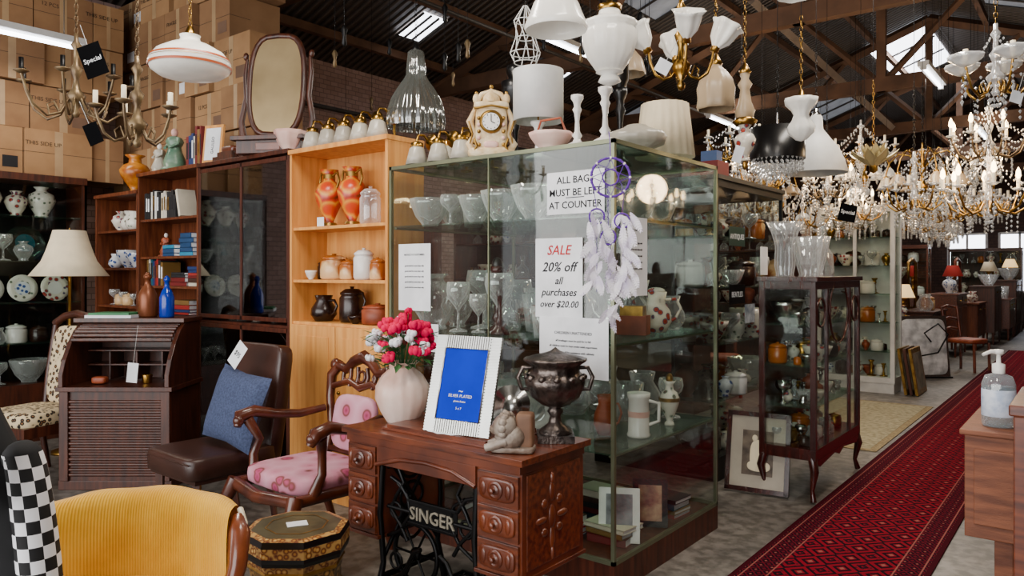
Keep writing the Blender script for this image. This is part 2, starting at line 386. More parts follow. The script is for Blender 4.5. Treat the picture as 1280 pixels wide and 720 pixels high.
for i, a in enumerate((.6, 4.3, 8.0, 11.7, 15.4, 19.1, 22.8)):
    b = B(); zc = 4.05
    b.box(-7.99, 2.99, a-.06, a+.06, zc, zc+.2, Timber)
    for r0, r1 in ((-7.95, -2.5), (2.95, -2.5)):
        b.tube([(r0, a, roofz(r0)-.12), (r1, a, roofz(r1)-.12)], .09, Timber, 4, smooth=False)
    for r0, r1 in ((-5.2, -6.6), (-5.2, -3.9), (-2.5, -3.9), (-2.5, -1.1), (.2, -1.1), (.2, 1.6)):
        b.tube([(r0, a, zc+.1), (r1, a, roofz(r1)-.12)], .05, Timber, 4, smooth=False)
    b.box(-2.56, -2.44, a-.05, a+.05, zc, 6.1, Timber)
    b.done('trim_%d' % (i+1))
b = B()
for r in (-7.4, -6.4, -5.4, -4.4, -3.4, -1.6, -.6, .4, 1.4, 2.4):
    b.box(r-.04, r+.04, -3.9, 23.9, roofz(r)-.12, roofz(r)-.02, Timber)
b.tube([(-3.69, 9.83, 5.1), (-3.1, 15.4, 4.17)], .07, mt('grey_timber', '#8a7a6c', .8), 4, smooth=False)
b.tube([(-3.69, 9.83, 5.1), (-3.69, 9.83, roofz(-3.69)-.03)], .05, Timber, 4, smooth=False)
b.done('trim_8')
b = B(); b.tube([(-7.9, 4.3, 3.6), (-7.9, 20, 3.6)], .03, Steel, 6)
b.tube([(-5.0, 4.4, 4.0), (-5.0, 20, 4.0)], .02, Steel, 6)
b.done('conduit_pipe')
def skyl(r0, r1, a0, a1, i, m=SkyP):
    b = B(); f = lambda r: roofz(r)-.03
    b.add([(r0, a0, f(r0)), (r1, a0, f(r1)), (r1, a1, f(r1)), (r0, a1, f(r0))], [(0, 1, 2, 3)], m)
    for k in range(4):
        a = a0+(a1-a0)*k/3
        b.tube([(r0, a, f(r0)-.02), (r1, a, f(r1)-.02)], .02, Steel, 4, smooth=False)
    b.done('window_%d' % i)
for i, q in enumerate([(-3.6, -2.6, 15.6, 18.8, SkyP), (-7.1, -6.6, 6.6, 7.0, SkyP), (-7.1, -6.7, 9.6, 10.0, SkyP), (-5.2, -4.4, 8.4, 10, SkyD), (-1.5, -.4, 13, 14.2, SkyD), (-7.3, -6.5, 12.5, 14.5, SkyD), (-5.3, -4.5, 17, 19, SkyD), (-6.2, -5.5, 5, 6.8, SkyD)]): skyl(*q[:4], i+1, q[4])
b = B()
for r in (-3.4, -2.2, -1.0):
    b.box(r, r+.9, 23.93, 23.96, 1.0, 2.5, SkyP)
    for x in (r, r+.45, r+.9): b.box(x-.03, x+.03, 23.9, 23.98, .95, 2.55, Lino)
    b.box(r, r+.9, 23.9, 23.98, 2.5, 2.56, Lino); b.box(r, r+.9, 23.9, 23.98, .94, 1.0, Lino)
b.done('window_9')
# fluorescent battens
def batten(r, a, z=3.8, L=1.2, P=34):
    b = B(); b.box(-.06, .06, 0, L, 0, .05, Lino); b.tube([(0, .03, -.025), (0, L-.03, -.025)], .018, TubeE, 8)
    b.box(-.03, .03, 0, .04, -.045, 0, Lino); b.box(-.03, .03, L-.04, L, -.045, 0, Lino)
    for y in (.15, L-.15): b.tube([(0, y, .05), (0, y, roofz(r)-z-.06)], .004, Steel, 4)
    b.done('fluorescent_light', (r, a, z))
    for up in (0, 1):  # second pass adds an upward fill lamp to brighten the roof
        l = bpy.data.lights.new('tube_and_fill_light', 'AREA'); l.shape = 'RECTANGLE'; l.size = .25; l.size_y = L; l.energy = P*(.36 if up else 1); l.color = (1, .91, .79)
        o = bpy.data.objects.new('tube_and_fill_light', l); o.location = (r, a+L/2, z+(.08 if up else -.09)); o.rotation_euler = (pi*up, 0, 0); SC.objects.link(o)
for r, a, z, P in ((-4.34, 5.8, 3.8, 46), (-6.7, 1.5, 3.35, 20), (-3.0, 1.2, 3.8, 62), (-.6, 1.0, 3.8, 60), (-1.6, 5.5, 3.8, 56), (-1.6, 9.5, 3.8, 50), (-4.6, 10.5, 3.8, 42), (-1.6, 14, 3.8, 40), (-4.6, 15.5, 3.8, 36), (-2, 19, 3.8, 38), (-.8, 3.6, 3.9, 54)):
    batten(r, a, z, P=P)  # a few battens are visible; the others are assumed, added for light

# ------------------------------------------------------------------ rugs
b = B(); b.box(-.38, .38, 0, 15.5, 0, .008, RugM); b.done('runner_rug', (-1.03, 1.4, .001))
b = B(); b.box(-.5, .5, 0, 2.6, 0, .007, mt('sisal_mat', '#7a6a50', .95, c2='#988868', sc=40, spec=.1)); b.box(-.44, .44, .06, 2.54, .007, .009, mt('mat_center', '#82795f', .95, c2='#a39a80', sc=25, spec=.1)); b.done('floor_mat', (-1.95, 6.6, .001))

# ------------------------------------------------------------------ glass display cabinet
GX0, GX1, GY0, GY1, GH = -3.21, -1.728, 2.93, 4.08, 2.06
b = B(); w = GX1-GX0; d = GY1-GY0; p = .018
b.box(0, w, 0, d, 0, .13, W_walnut)
for x in (0, w-p):
    for y in (0, d-p): b.box(x, x+p, y, y+p, .13, GH, Alum)
for z in (.13, GH-.02):
    b.box(0, w, 0, p, z, z+.02, Alum); b.box(0, w, d-p, d, z, z+.02, Alum); b.box(0, p, 0, d, z, z+.02, Alum); b.box(w-p, w, 0, d, z, z+.02, Alum)
b.box(w*.5-.003, w*.5+.003, 0, .01, .15, GH-.02, Alum)
g = .006
b.box(p, w-p, .004, .004+g, .15, GH-.02, Clear); b.box(p, w-p, d-.01, d-.004, .15, GH-.02, Clear)
b.box(.004, .01, p, d-p, .15, GH-.02, Clear); b.box(w-.01, w-.004, p, d-p, .15, GH-.02, Clear)
b.box(p, w-p, p, d-p, GH-.012, GH-.002, Shelf)
SH = (.63, 1.13, 1.72)
for z in SH: b.box(.012, w-.012, .015, d-.015, z-.008, z, Shelf)
for z in SH:
    for x in (.02, w-.04): b.box(x, x+.02, .02, d-.02, z-.018, z-.008, Alum)
b.done('display_cabinet', (GX0, GY0, 0))
b = B()
BL = [(BOWL, .62, Cryst, .08), (BOWL, .7, Cryst, .07), (TUMB, .42, Cryst, .06), (GOB, .36, Cryst, 0)]
for y, sd in ((.14, 1), (.4, 2), (.75, 3), (1.0, 4)):
    fill(b, .06, w-.06, y, 1.72, BL, sd, (.13, .18))
    fill(b, .06, w-.5 if y < .6 else w-.1, y, 1.13, CR, sd+10, (.18, .34))
    if y < .6: fill(b, .2, w-.4, y+.1, .63, CR, sd+50, (.14, .26), .04)
    if y > .5: fill(b, .08, w-.1, y, .63, CR, sd+20, (.14, .26))
fill(b, .95, w-.3, .12, 1.13, [(GOB, .3, Cryst, 0), (TUMB, .4, Cryst, .05)], 88, (.1, .16))
piece(b, VASE, 1.2, .45, 1.72, .06, .1, Teal)
plate(b, .9, .22, .631, .1, White, Silver); plate(b, .3, .3, .631, .1, BlueC, White)
b.done('crystal_glassware', (GX0, GY0, 0))
b = B(); piece(b, CNDL, .62, .22, 1.13, .06, .36, W_cherry); piece(b, CNDL, .72, .12, 1.13, .05, .3, W_cherry); b.ball(.62, .22, 1.5, .03, .03, .04, Black); b.done('wooden_candlestick', (GX0, GY0, 0))
b = B(); piece(b, PIT, 0, 0, 0, .085, .22, Urn2, handle=True)
b.tube([(-.07, 0, .09), (-.12, 0, .14), (-.13, 0, .19)], [.018, .012, .009], Urn2); b.ball(0, 0, .225, .05, .05, .02, Urn2); b.done('china_coffee_pot', (-1.93, 3.72, 1.13), .7)
b = B(); b.lathe(ps([(.01, 0), (.95, 0), (1, .05), (.9, .1), (.85, .85), (.95, .9), (.98, 1), (.9, 1), (.8, .85)], .06, .22), White); b.tube([(.05, 0, .18), (.1, 0, .17), (.1, 0, .08), (.05, 0, .06)], .009, White); b.lathe([(.053, .1), (.055, .13)], PinkL); b.done('porcelain_stein', (-1.84, 3.36, .63), .5)
b = B(); piece(b, PIT, 0, 0, 0, .06, .2, Terra, handle=True); b.done('terracotta_jug', (-2.0, 3.3, .63))
b = B(); piece(b, AMPH, 0, 0, 0, .055, .24, Toile); b.lathe([(.057, .13), (.058, .15)], Gold); b.ball(0, 0, .25, .02, .02, .03, Gold); b.done('porcelain_urn', (-1.85, 3.72, .63))
b = B(); b.bx(0, 0, 0, .16, .12, .1, Terra); b.bx(0, 0, .1, .12, .1, .05, Gold); b.done('trinket_box', (-1.95, 3.5, 1.13), .3)
b = B(); piece(b, PIT, 0, 0, 0, .07, .17, Silver, seg=24, handle=True); b.tube([(-.06, 0, .07), (-.1, 0, .11), (-.11, 0, .15)], [.014, .01, .007], Silver); b.ball(0, 0, .175, .04, .04, .02, Silver); b.done('silver_teapot', (-2.15, 3.62, 1.13), .4)
b = B()
for i, (x, y, n) in enumerate(((.75, .25, 3), (1.05, .2, 4), (1.3, .3, 3), (1.05, .6, 5), (1.3, .85, 4), (.5, .5, 4), (.3, .25, 2))): stack(b, x, y, .131, n, i)
b.done('stack_of_books', (GX0, GY0, 0))
Smoke = mt('photo_print', '#4a4a50', .4, c2='#9a9aa0', sc=9)
b = B(); b.M = R(-.2, 'X'); b.bx(0, 0, 0, .2, .015, .26, White); b.bx(0, -.009, .03, .13, .003, .2, Smoke); b.done('photo_frame', (-1.86, 3.2, .135), .5)
b = B(); b.M = R(-.2, 'X'); b.bx(0, 0, 0, .18, .015, .24, Iron); b.bx(0, -.009, .03, .12, .003, .18, mt('photo2', '#7c3a30', .4, c2='#caa27c', sc=12)); b.done('photo_frame', (-1.85, 3.5, .135), .5)

# signs on glass
def sign(name, w, h, lines, M):
    b = B(); b.box(-w/2, w/2, -.0015, 0, -h/2, h/2, Paper)
    for (tx, sz, z, m, sh) in lines: b.text(tx, sz, m, T(0, -.002, z), shear=sh, off=sz*.012)
    return b.done(name, M=M)
fy = GY0-.001
def fr(s, z): return T(-1.728-s, fy, z)
sign('paper_sign', .32, .2, [('ALL BAGS', .047, .045, Ink, 0), ('MUST BE LEFT', .047, -.014, Ink, 0), ('AT COUNTER', .047, -.073, Ink, 0), ('____', .05, -.018, Ink, 0)], fr(.21, 1.83))
sign('paper_sign', .27, .377, [('SALE', .064, .11, InkR, .25), ('20% off', .064, .03, Ink, .3), ('all', .05, -.03, Ink, .3), ('purchases', .05, -.085, Ink, .3), ('over $20.00', .045, -.14, Ink, .3)], fr(.303, 1.43))
fine = [('all children must be kept under adult supervision', .0135, .0, Ink, 0), ('please ask staff for assistance with cabinets', .0135, -.03, Ink, 0), ('all breakages must be paid for in full', .0135, .025, Ink, 0), ('CHILDREN UNATTENDED', .018, .06, Ink, 0), ('thank you', .0135, -.07, Ink, 0)]
sign('paper_sign', .385, .28, fine, fr(.22, 1.105)@T(0, -.002, 0))
f2 = [('NOTICE TO CUSTOMERS', .014, .12, Ink, 0)]+[('goods held for seven days only', .012, .06-.03*i, Ink, 0) for i in range(5)]
sign('paper_sign', .25, .37, f2, fr(1.275, 1.43))
sign('paper_sign', .25, .37, f2, T(-1.728+.001, GY0+.18, 1.53)@R(pi/2))
sign('paper_sign', .22, .15, [('OPEN DAILY', .03, .0, Ink, 0)], fr(1.2, 1.1))

# dreamcatcher hung at corner
b = B()
def ring(b, R0, r, m, cz, n=24, y=0, x=0): b.tube([(x+R0*cos(2*pi*i/n), y, cz+R0*sin(2*pi*i/n)) for i in range(n)], r, m, 6, closed=True)
ring(b, .085, .005, Purple, .0)
for i in range(8):
    a = 2*pi*i/8; a2 = a+2*pi*3/8; b.tube([(.083*cos(a), 0, .083*sin(a)), (.083*cos(a2), 0, .083*sin(a2))], .0015, Purple, 4)
for i in range(24): a = 2*pi*i/24; b.ball(.085*cos(a), 0, .085*sin(a), .007, .007, .007, Purple if i % 3 else White, 6, 5)
ring(b, .035, .003, Purple, 0)
for x, z in ((-.06, -.17), (.05, -.19), (-.01, -.26)):
    ring(b, .033, .004, Purple, z, 16, 0, x); b.tube([(x, 0, z+.03), (x*1.2, 0, -.06)], .0015, Purple, 4)
    for q in range(3): b.tube([(x+.03*cos(q*2.1), 0, z+.03*sin(q*2.1)), (x+.03*cos(q*2.1+2.1), 0, z+.03*sin(q*2.1+2.1))], .001, Purple, 4)
rd = random.Random(4); Feat = mt('white_feather', '#ece8ee', .8, c2='#cfc4de', sc=20)
for i in range(60):
    x = rd.uniform(-.1, .09); z = rd.uniform(-.46, -.14)-(.14 if abs(x) < .03 else 0); L = rd.uniform(.07, .11); tw = rd.uniform(-.6, .6)
    b.M = T(x, rd.uniform(-.03, 0), z)@R(rd.uniform(-.7, .7), 'Y')@R(tw)
    b.tube([(0, 0, 0), (.003, 0, -L)], .0008, Feat, 4)
    for k in range(9):
        q = k/9; wq = .018*sin(pi*(q*.85+.12))
        for sx in (-1, 1): b.add([(0, 0, -L*q), (sx*wq, .002*sx, -L*(q+.09)), (sx*wq*.9, .002*sx, -L*(q+.17)), (0, 0, -L*(q+.11))], [(0, 1, 2, 3)], Feat)
b.M = Matrix()
for x in (-.06, .0, .055): b.tube([(x, 0, -.2), (x, 0, -.5)], .0015, Purple, 4)
b.tube([(0, 0, .085), (0, .02, .16), (0, .06, .21)], .002, Purple, 4)
p0 = cam(.43, 3.27); b.done('dream_catcher', (p0.x, p0.y, 1.87), YAW)

# ------------------------------------------------------------------ wall units behind
def unit(name, x0, x1, y0, dep, H, wood, shelves, low=None, base=.08, back=None, glass=None, top=.03):
    b = B(); w = x1-x0; t = .022
    b.box(0, t, 0, dep, 0, H-top, wood); b.box(w-t, w, 0, dep, 0, H-top, wood); b.box(-.004, w+.004, -.012, dep, H-top, H, wood)
    b.box(t, w-t, dep-.012, dep, 0, H-top, back or wood); b.box(t, w-t, .02, dep, base, base+t, wood); b.box(t, w-t, .02, .035, 0, base, wood)
    for z in shelves: b.box(t, w-t, .012, dep-.012, z-.02, z, wood)
    if low:
        n = 2
        for i in range(n):
            xa = t+(w-2*t)*i/n+.004; xb = t+(w-2*t)*(i+1)/n-.004
            b.box(xa, xb, -.004, .014, base+.02, low-.02, wood)
            b.box(xa+.06, xb-.06, -.008, -.004, base+.09, low-.09, wood)
            b.ball((xb-.04) if i == 0 else (xa+.04), -.014, (low+base)/2+.1, .012, .01, .012, Brass)
    if glass:
        for i in range(2):
            xa = t+(w-2*t)*i/2; xb = t+(w-2*t)*(i+1)/2
            for (z0, z1) in glass:
                b.box(xa+.002, xb-.002, .002+.004*i, .006+.004*i, z0, z1, DkGl)
                b.box(xa, xa+.012, 0, .012, z0, z1, wood); b.box(xb-.012, xb, 0, .012, z0, z1, wood)
                b.box(xa, xb, 0, .012, z0, z0+.03, wood); b.box(xa, xb, 0, .012, z1-.03, z1, wood)
    return b.done(name, (x0, y0, 0), bevel=.002)
unit('pine_bookcase', -4.256, -3.3, 3.0, .3, 2.27, W_pine, (1.754, 1.41, 1.136), low=1.136)
unit('glass_door_bookcase', -5.415, -4.262, 3.0, .32, 2.285, W_walnut, (1.98, 1.72, 1.4, 1.1, .7, .4), glass=((1.12, 2.24), (.1, 1.08)))
unit('tall_bookshelf', -6.387, -5.42, 3.0, .3, 2.29, W_brown, (1.90, 1.59, 1.35, 1.08, .8, .5))
unit('low_bookshelf', -7.2, -6.392, 3.0, .3, 2.156, W_brown, (1.83, 1.5, 1.17, .8, .5))
def vhand(b, r, h, m):
    for sx in (-1, 1): b.tube([(sx*r*.4, 0, h*.9), (sx*r*.9, 0, h*.95), (sx*r*1.05, 0, h*.8), (sx*r*.8, 0, h*.68)], r*.08, m, 6)
for x in (-4.03, -3.80):
    b = B(); piece(b, AMPH, 0, 0, 0, .095, .38, Urnp, seg=24); vhand(b, .095, .38, Gold)
    b.lathe([(.052, .012), (.045, .03)], Gold); b.lathe([(.04, .32), (.038, .35)], Gold); b.done('painted_vase', (x, 3.15, 1.755))
b = B(); piece(b, JAR, 0, 0, 0, .065, .24, Cryst, .03, 12, 24); b.done('lattice_jar', (-3.6, 3.13, 1.755))
b = B(); b.box(-.035, .035, -.001, 0, 0, .06, Paper); b.done('price_tag', (-3.98, 3.04, 1.755))
def pot(name, x, y, z, r, h, m, prof=JAR, handle=False, spout=False):
    b = B(); piece(b, prof, 0, 0, 0, r, h, m, seg=20, handle=handle)
    if spout: b.tube([(-r*.8, 0, h*.4), (-r*1.3, 0, h*.6), (-r*1.45, 0, h*.75)], [r*.2, r*.14, r*.1], m)
    b.done(name, (x, y, z))
pot('honey_teapot', -3.98, 3.15, 1.411, .09, .17, Honey, handle=True, spout=True)
pot('ceramic_jar', -4.15, 3.2, 1.411, .045, .13, Stone); pot('ceramic_jar', -4.12, 3.07, 1.411, .04, .06, White, BOWL)
pot('ceramic_jar', -3.8, 3.12, 1.411, .055, .13, Honey); pot('ceramic_canister', -3.65, 3.12, 1.411, .065, .2, White); pot('ceramic_jar', -3.5, 3.1, 1.411, .05, .14, Honey)
pot('brown_jug', -4.05, 3.12, 1.137, .085, .17, Stone, PIT, True); pot('brown_pot', -3.8, 3.15, 1.137, .08, .23, Stone, JAR, True); pot('brown_casserole', -3.52, 3.12, 1.137, .1, .13, Terra, JAR)
pot('brown_bowl', -3.66, 3.06, 1.137, .05, .05, Stone, BOWL)
b = B()
for z, sd in ((1.98, 1), (1.72, 2), (1.4, 3), (1.1, 4), (.7, 5), (.4, 6)):
    if sd in (2, 4, 6): fill(b, .08, 1.05, .15, z, CR+CH, sd+40, (.07, .16), .06)
    else: plate(b, .35, .22, z, .1, Toile, Brass); plate(b, .8, .22, z, .09, White, Toile); fill(b, .45, .7, .15, z, CH, sd, (.08, .13), .03)
b.done('china_crockery', (-5.415, 3.02, 0))
b = B(); books(b, .06, .6, .03, 1.901, 3, .18, .25, cols=BKW); b.M = T(.62, .03, 1.905)@R(-.25, 'Y'); b.box(0, .03, 0, .15, 0, .22, BKC[2]); b.M = Matrix()
stack(b, .6, .12, 1.351, 4, 5); stack(b, .45, .12, 1.591, 3, 7, cols=BKB); stack(b, .72, .12, 1.591, 5, 17, w=.2, cols=BKB); stack(b, .65, .12, 1.081, 6, 8); stack(b, .4, .12, .801, 5, 18); books(b, .5, .9, .05, .801, 13)
books(b, .1, .9, .05, .501, 6); stack(b, .84, .12, 1.351, 6, 9, w=.18); books(b, .06, .35, .05, 1.351, 33)
b.done('shelf_of_books', (-6.387, 3.0, 0))
b = B(); fill(b, .08, .75, .14, 1.83, [(PIT, .5, Toile, 0), (VASE, .45, Urn2, 0)], 5, (.14, .2)); fill(b, .08, .75, .14, 1.5, [(PIT, .55, BlueC, 0), (BOWL, .7, BlueC, 0)], 6, (.1, .16)); fill(b, .08, .75, .12, 1.17, [(TUMB, .3, Cryst, 0), (GOB, .35, Cryst, 0), (JAR, .5, Honey, 0)], 7, (.1, .14)); fill(b, .08, .75, .14, .8, CH, 9, (.1, .2))
b.done('china_crockery', (-7.2, 3.0, 0))
def figurine(name, loc, h, m, m2, rz=0):
    b = B(); b.lathe(ps([(.01, 0), (.32, 0), (.3, .06), (.22, .08), (.26, .2), (.16, .45), (.14, .55), (.2, .68), (.16, .76), (.06, .8)], h, h), m, seg=14, rib=.06, n=5)
    b.ball(0, 0, h*.88, h*.075, h*.08, h*.1, m2)
    for sx in (-1, 1): b.tube([(sx*h*.17, 0, h*.73), (sx*h*.25, -h*.05, h*.6), (sx*h*.1, -h*.18, h*.52)], [h*.05, h*.04, h*.035], m)
    b.done(name, loc, rz)
figurine('figurine', (-6.1, 3.1, 1.591), .2, Terra, White)
figurine('porcelain_figurine', (-6.0, 3.12, 2.291), .36, mt('jade', '#3e6a54', .3, c2='#7a927a', sc=9), PinkL)
figurine('porcelain_figurine', (-6.25, 3.12, 2.291), .26, Rib, White)
b = B(); piece(b, AMPH, 0, 0, 0, .13, .34, mt('amber_vase', '#8a3c08', .25, c2='#c88428', sc=9), seg=24); b.done('orange_vase', (-6.75, 3.15, 2.157))
b = B(); b.M = R(-.12, 'X'); b.bx(0, 0, 0, .18, .02, .3, W_pine); b.bx(0, -.011, .025, .14, .004, .25, Paper); b.text('GALILEO', .035, Ink, T(.015, -.014, .07)@R(-pi/2, 'Y'), align='LEFT'); b.done('picture_frame', (-5.36, 3.08, 2.293), .3)
b = B(); books(b, 0, .28, 0, 0, 22, .25, .34); b.done('shelf_of_books', (-5.82, 3.12, 2.291))
def bottle(name, loc, r, h, m):
    b = B(); b.lathe(ps([(.01, 0), (.9, 0), (1, .04), (1, .5), (.7, .66), (.35, .76), (.3, .9), (.42, .91), (.42, 1), (.01, 1)], r, h), m); b.ball(0, 0, h, r*.3, r*.3, r*.3, m); b.done(name, loc)
p0 = cam(-2.60, 5.35); bottle('copper_bottle', (p0.x, p0.y, 1.141), .065, .3, mt('copper_red', '#7c4426', .35, .4)); p0 = cam(-2.44, 5.3); bottle('blue_soda_siphon', (p0.x, p0.y, 1.141), .05, .28, mt('cobalt', '#0a30a0', .15))

# left wall glass cabinet, faces +x
b = B(); L = 1.75; dp = .42; H = 2.31
b.box(0, L, 0, dp, 0, .5, W_dark); b.box(0, L, -.01, dp, H-.06, H, W_dark); b.box(0, L, dp-.02, dp, .5, H, Iron)
for x in (0, L/2-.02, L-.04): b.box(x, x+.04, 0, .03, .5, H, W_dark)
b.box(0, .02, 0, dp, .5, H, W_dark); b.box(L-.02, L, 0, dp, .5, H, W_dark)
b.box(.02, L-.02, .006, .01, .5, H-.06, Clear)
for z in (.85, 1.2, 1.56, 1.95): b.box(.02, L-.02, .02, dp-.02, z-.01, z, Shelf)
b.done('wall_display_cabinet', (-7.25, 1.2, 0), pi/2)
b = B()
fill(b, .1, L-.1, .2, 1.95, [(VASE, .42, Urn2, 0), (VASE, .42, Toile, 0)], 2, (.2, .27)); fill(b, .1, L-.1, .15, 1.56, CR, 3, (.12, .25)); fill(b, .1, L-.1, .12, .85, CR+CH, 4, (.12, .2))
for i in range(6): plate(b, .25+.26*i, .18, 1.2, .12, (White, Toile, Urn2)[i % 3], (Toile, BlueC, White)[i % 3])
for i in range(3): plate(b, .35+.5*i, .3, 1.56, .16, Shelf, Teal)
fill(b, .1, L-.1, .15, .501, CR, 8, (.12, .25))
b.done('china_crockery', (-7.25, 1.2, 0), pi/2)
# cardboard boxes
b = B(); b.box(-7.98, -5.3, 3.45, 4.15, 2.16, 2.24, Timber)
for x in (-7.95, -6.7, -5.38): b.box(x, x+.07, 3.47, 3.54, 0, 2.16, Timber); b.box(x, x+.07, 4.05, 4.12, 0, 2.16, Timber)
b.done('storage_rack')
Seam = mt('box_seam', '#3e2c1e', .9); Lab = mt('box_label', '#6d5240', .9); Prn = mt('box_print', '#3a2a1c', .9); Card2 = mt('cardboard_b', '#a07c58', .9, c2='#8c6a4a', sc=3, spec=.1)
def boxwall(name, x0, xe, z, y0, rows, seed, loc=(0, 0, 0), rz=0):
    rd = random.Random(seed); b = B()
    for row, hh in enumerate(rows):
        x = x0; xm = xe[row] if isinstance(xe, (list, tuple)) else xe
        while x < xm:
            ww = min(rd.choice((.42, .5, .56)), max(xe) - x if isinstance(xe, (list, tuple)) else xe-x)
            if ww < .25: break
            y = y0+rd.uniform(-.03, .05); c = rd.choice((Card, Card2))
            b.box(x+.005, x+ww-.005, y, y+.5, z, z+hh-.008, c)
            b.box(x+.004, x+ww-.004, y-.001, y+.2, z+hh/2-.002, z+hh/2+.002, Seam)
            b.box(x+ww*.43, x+ww*.55, y-.0015, y+.1, z+.001, z+hh-.01, Tape)
            if rd.random() < .5: b.box(x+ww*.62, x+ww*.9, y-.002, y, z+.06, z+.16, rd.choice((Ink, Lab, Paper)))
            if rd.random() < .6: b.text(rd.choice(('FRAGILE', 'THIS SIDE UP', '12 PCS')), .05, Prn, T(x+ww*.27, y-.002, z+hh*.65))
            x += ww
        z += hh
    b.done(name, loc, rz)
boxwall('stack_of_cardboard_boxes', -7.95, [-5.45, -5.45, -5.5, -5.9, -6.2], 2.241, 3.5, (.42, .38, .44, .4, .3), 12)
boxwall('stack_of_cardboard_boxes', 0, 2.2, 2.311, 0, (.42, .4, .44, .42), 21, (-7.4, 1.15, 0), pi/2)
for (x0, x1, y0, sd) in ((-7.6, -6.3, 6.2, 1), (-6.1, -4.8, 6.6, 2), (-4.6, -3.3, 7.2, 3), (-6.6, -5.2, 10, 4), (-5, -3.4, 11, 5)):
    unit('shop_shelving', x0, x1, y0, .4, 2.2, W_walnut, (1.8, 1.4, 1.0, .6))
    b = B()
    for i, z in enumerate((1.8, 1.4, 1.0, .6)): fill(b, .06, x1-x0-.06, .2, z, CR+CH*2, sd*7+i, (.12, .28))
    b.done('bric_a_brac', (x0, y0, 0))

# ------------------------------------------------------------------ items on top of units
b = B()
b.box(-.24, .24, -.1, .12, 0, .09, W_dark); b.box(-.27, .27, -.13, .14, .09, .12, W_dark); b.box(-.09, .09, -.105, -.1, .02, .07, W_redv)
for sx in (-1, 1):
    b.tube([(sx*.25, .03, .1), (sx*.27, .03, .25), (sx*.235, .04, .42), (sx*.25, .05, .58), (sx*.24, .06, .7)], [.03, .022, .02, .018, .012], W_dark)
    b.ball(sx*.25, .06, .72, .02, .02, .03, W_dark)
b.M = T(0, .03, .5)@R(-.1, 'X')
pts = []; n = 28
for i in range(n):
    a = 2*pi*i/n; pts.append((.205*math.copysign(abs(cos(a))**.55, cos(a)), .36*math.copysign(abs(sin(a))**.8, sin(a))))
b.prism(pts, -.006, .006, MirT); b.tube([(x, 0, z) for x, z in pts], .022, W_dark, 8, closed=True)
b.add([(x, .012, z) for x, z in pts], [tuple(range(n))], W_dark)
p0 = cam(-1.66, 5.3); b.done('dressing_mirror', (p0.x, p0.y-.02, 2.286), YAW*.75, bevel=.003)
b = B(); b.box(-.13, .13, -.08, .08, 0, .035, W_dark); b.box(-.1, .1, -.06, .06, .035, .07, W_dark); b.rbox(0, 0, .09, .16, .09, .05, W_redv); b.tube([(-.2, 0, .015), (-.1, -.02, .07), (.1, -.02, .05), (.2, 0, .015)], .015, W_dark); b.done('carved_wood_stand', (-5.12, 3.1, 2.286))
b = B(); piece(b, BOWL, 0, 0, 0, .11, .15, PinkL, .05, 8, 32); b.done('pink_planter', (-4.42, 3.12, 2.286))
def sconce(b, x, y, z, s=1.0):
    old = b.M; b.M = old@T(x, y, z)@Matrix.Scale(s, 4)
    b.lathe([(.001, 0), (.05, 0), (.045, .012), (.02, .02), (.012, .04)], Brass, seg=14, M=T(0, 0, .14)@R(pi/2, 'X'))
    b.tube([(0, -.03, .14), (0, -.07, .17), (0, -.11, .165), (0, -.12, .13)], .007, Brass, 6)
    b.lathe([(.014, .13), (.034, .12), (.034, .1)], Brass, 0, -.12, 0, 14)
    b.lathe([(.025, .105), (.04, .09), (.05, .05), (.062, .003), (.06, .003), (.046, .05), (.03, .095)], Rib, 0, -.12, 0, 24, .03, 10)
    b.tube([(0, 0, .0), (0, .0, .14)], .008, Brass, 6); b.lathe([(.03, 0), (.03, .006), (.001, .006)], Brass, seg=10)
    b.M = old
b = B()
for i in range(5): sconce(b, -4.12+.16*i, 3.22, 2.271, 1.15)
b.done('brass_wall_lights')
b = B()
for i in range(3): sconce(b, -3.05+.17*i, 3.12, 2.061, 1.05)
sconce(b, -3.0, 3.36, 2.061, 1.3); sconce(b, -2.8, 3.36, 2.061, 1.3)
b.done('brass_wall_lights')
Porc = mt('cream_porcelain', '#dcc9a4', .35, c2='#c4a474', sc=16, bump=.5, bs=50)
b = B(); b.rbox(0, 0, .03, .25, .12, .06, Porc, .5); b.rbox(0, 0, .16, .17, .09, .26, Porc, .45); b.rbox(0, 0, .28, .19, .1, .05, Porc, .5)
b.lathe([(.001, 0), (.055, 0), (.062, .008), (.05, .014)], Gold, seg=24, M=T(0, -.045, .19)@R(pi/2, 'X')); b.lathe([(.001, .012), (.046, .012)], White, seg=24, M=T(0, -.045, .19)@R(pi/2, 'X'))
b.tube([(0, -.06, .19), (0, -.06, .225)], .002, Ink, 4); b.tube([(0, -.06, .19), (.02, -.06, .18)], .002, Ink, 4)
for k in range(12): a = k*pi/6; b.box(.038*cos(a)-.002, .038*cos(a)+.002, -.0585, -.057, .19+.038*sin(a)-.003, .19+.038*sin(a)+.003, Ink)
for sx in (-1, 1):
    b.tube([(sx*.09, 0, .03), (sx*.12, 0, .08), (sx*.09, 0, .13), (sx*.115, 0, .2), (sx*.085, 0, .27)], [.022, .02, .014, .02, .012], Porc); b.ball(sx*.08, 0, .32, .02, .02, .03, Porc); b.ball(sx*.08, 0, .35, .01, .01, .012, Gold)
    b.tube([(sx*.08, 0, .3), (sx*.05, 0, .345), (0, 0, .36)], .015, Porc); b.tube([(sx*.1, -.04, .02), (sx*.075, -.055, .06), (sx*.09, -.05, .1)], .008, Gold, 6); b.tube([(sx*.115, -.015, .08), (sx*.1, -.02, .13), (sx*.12, -.018, .2)], .005, Gold, 6)
    for k in range(5): b.ball(sx*.065, -.045, .07+.035*k, .011, .011, .011, PinkL if k % 2 else Gold, 8, 6)
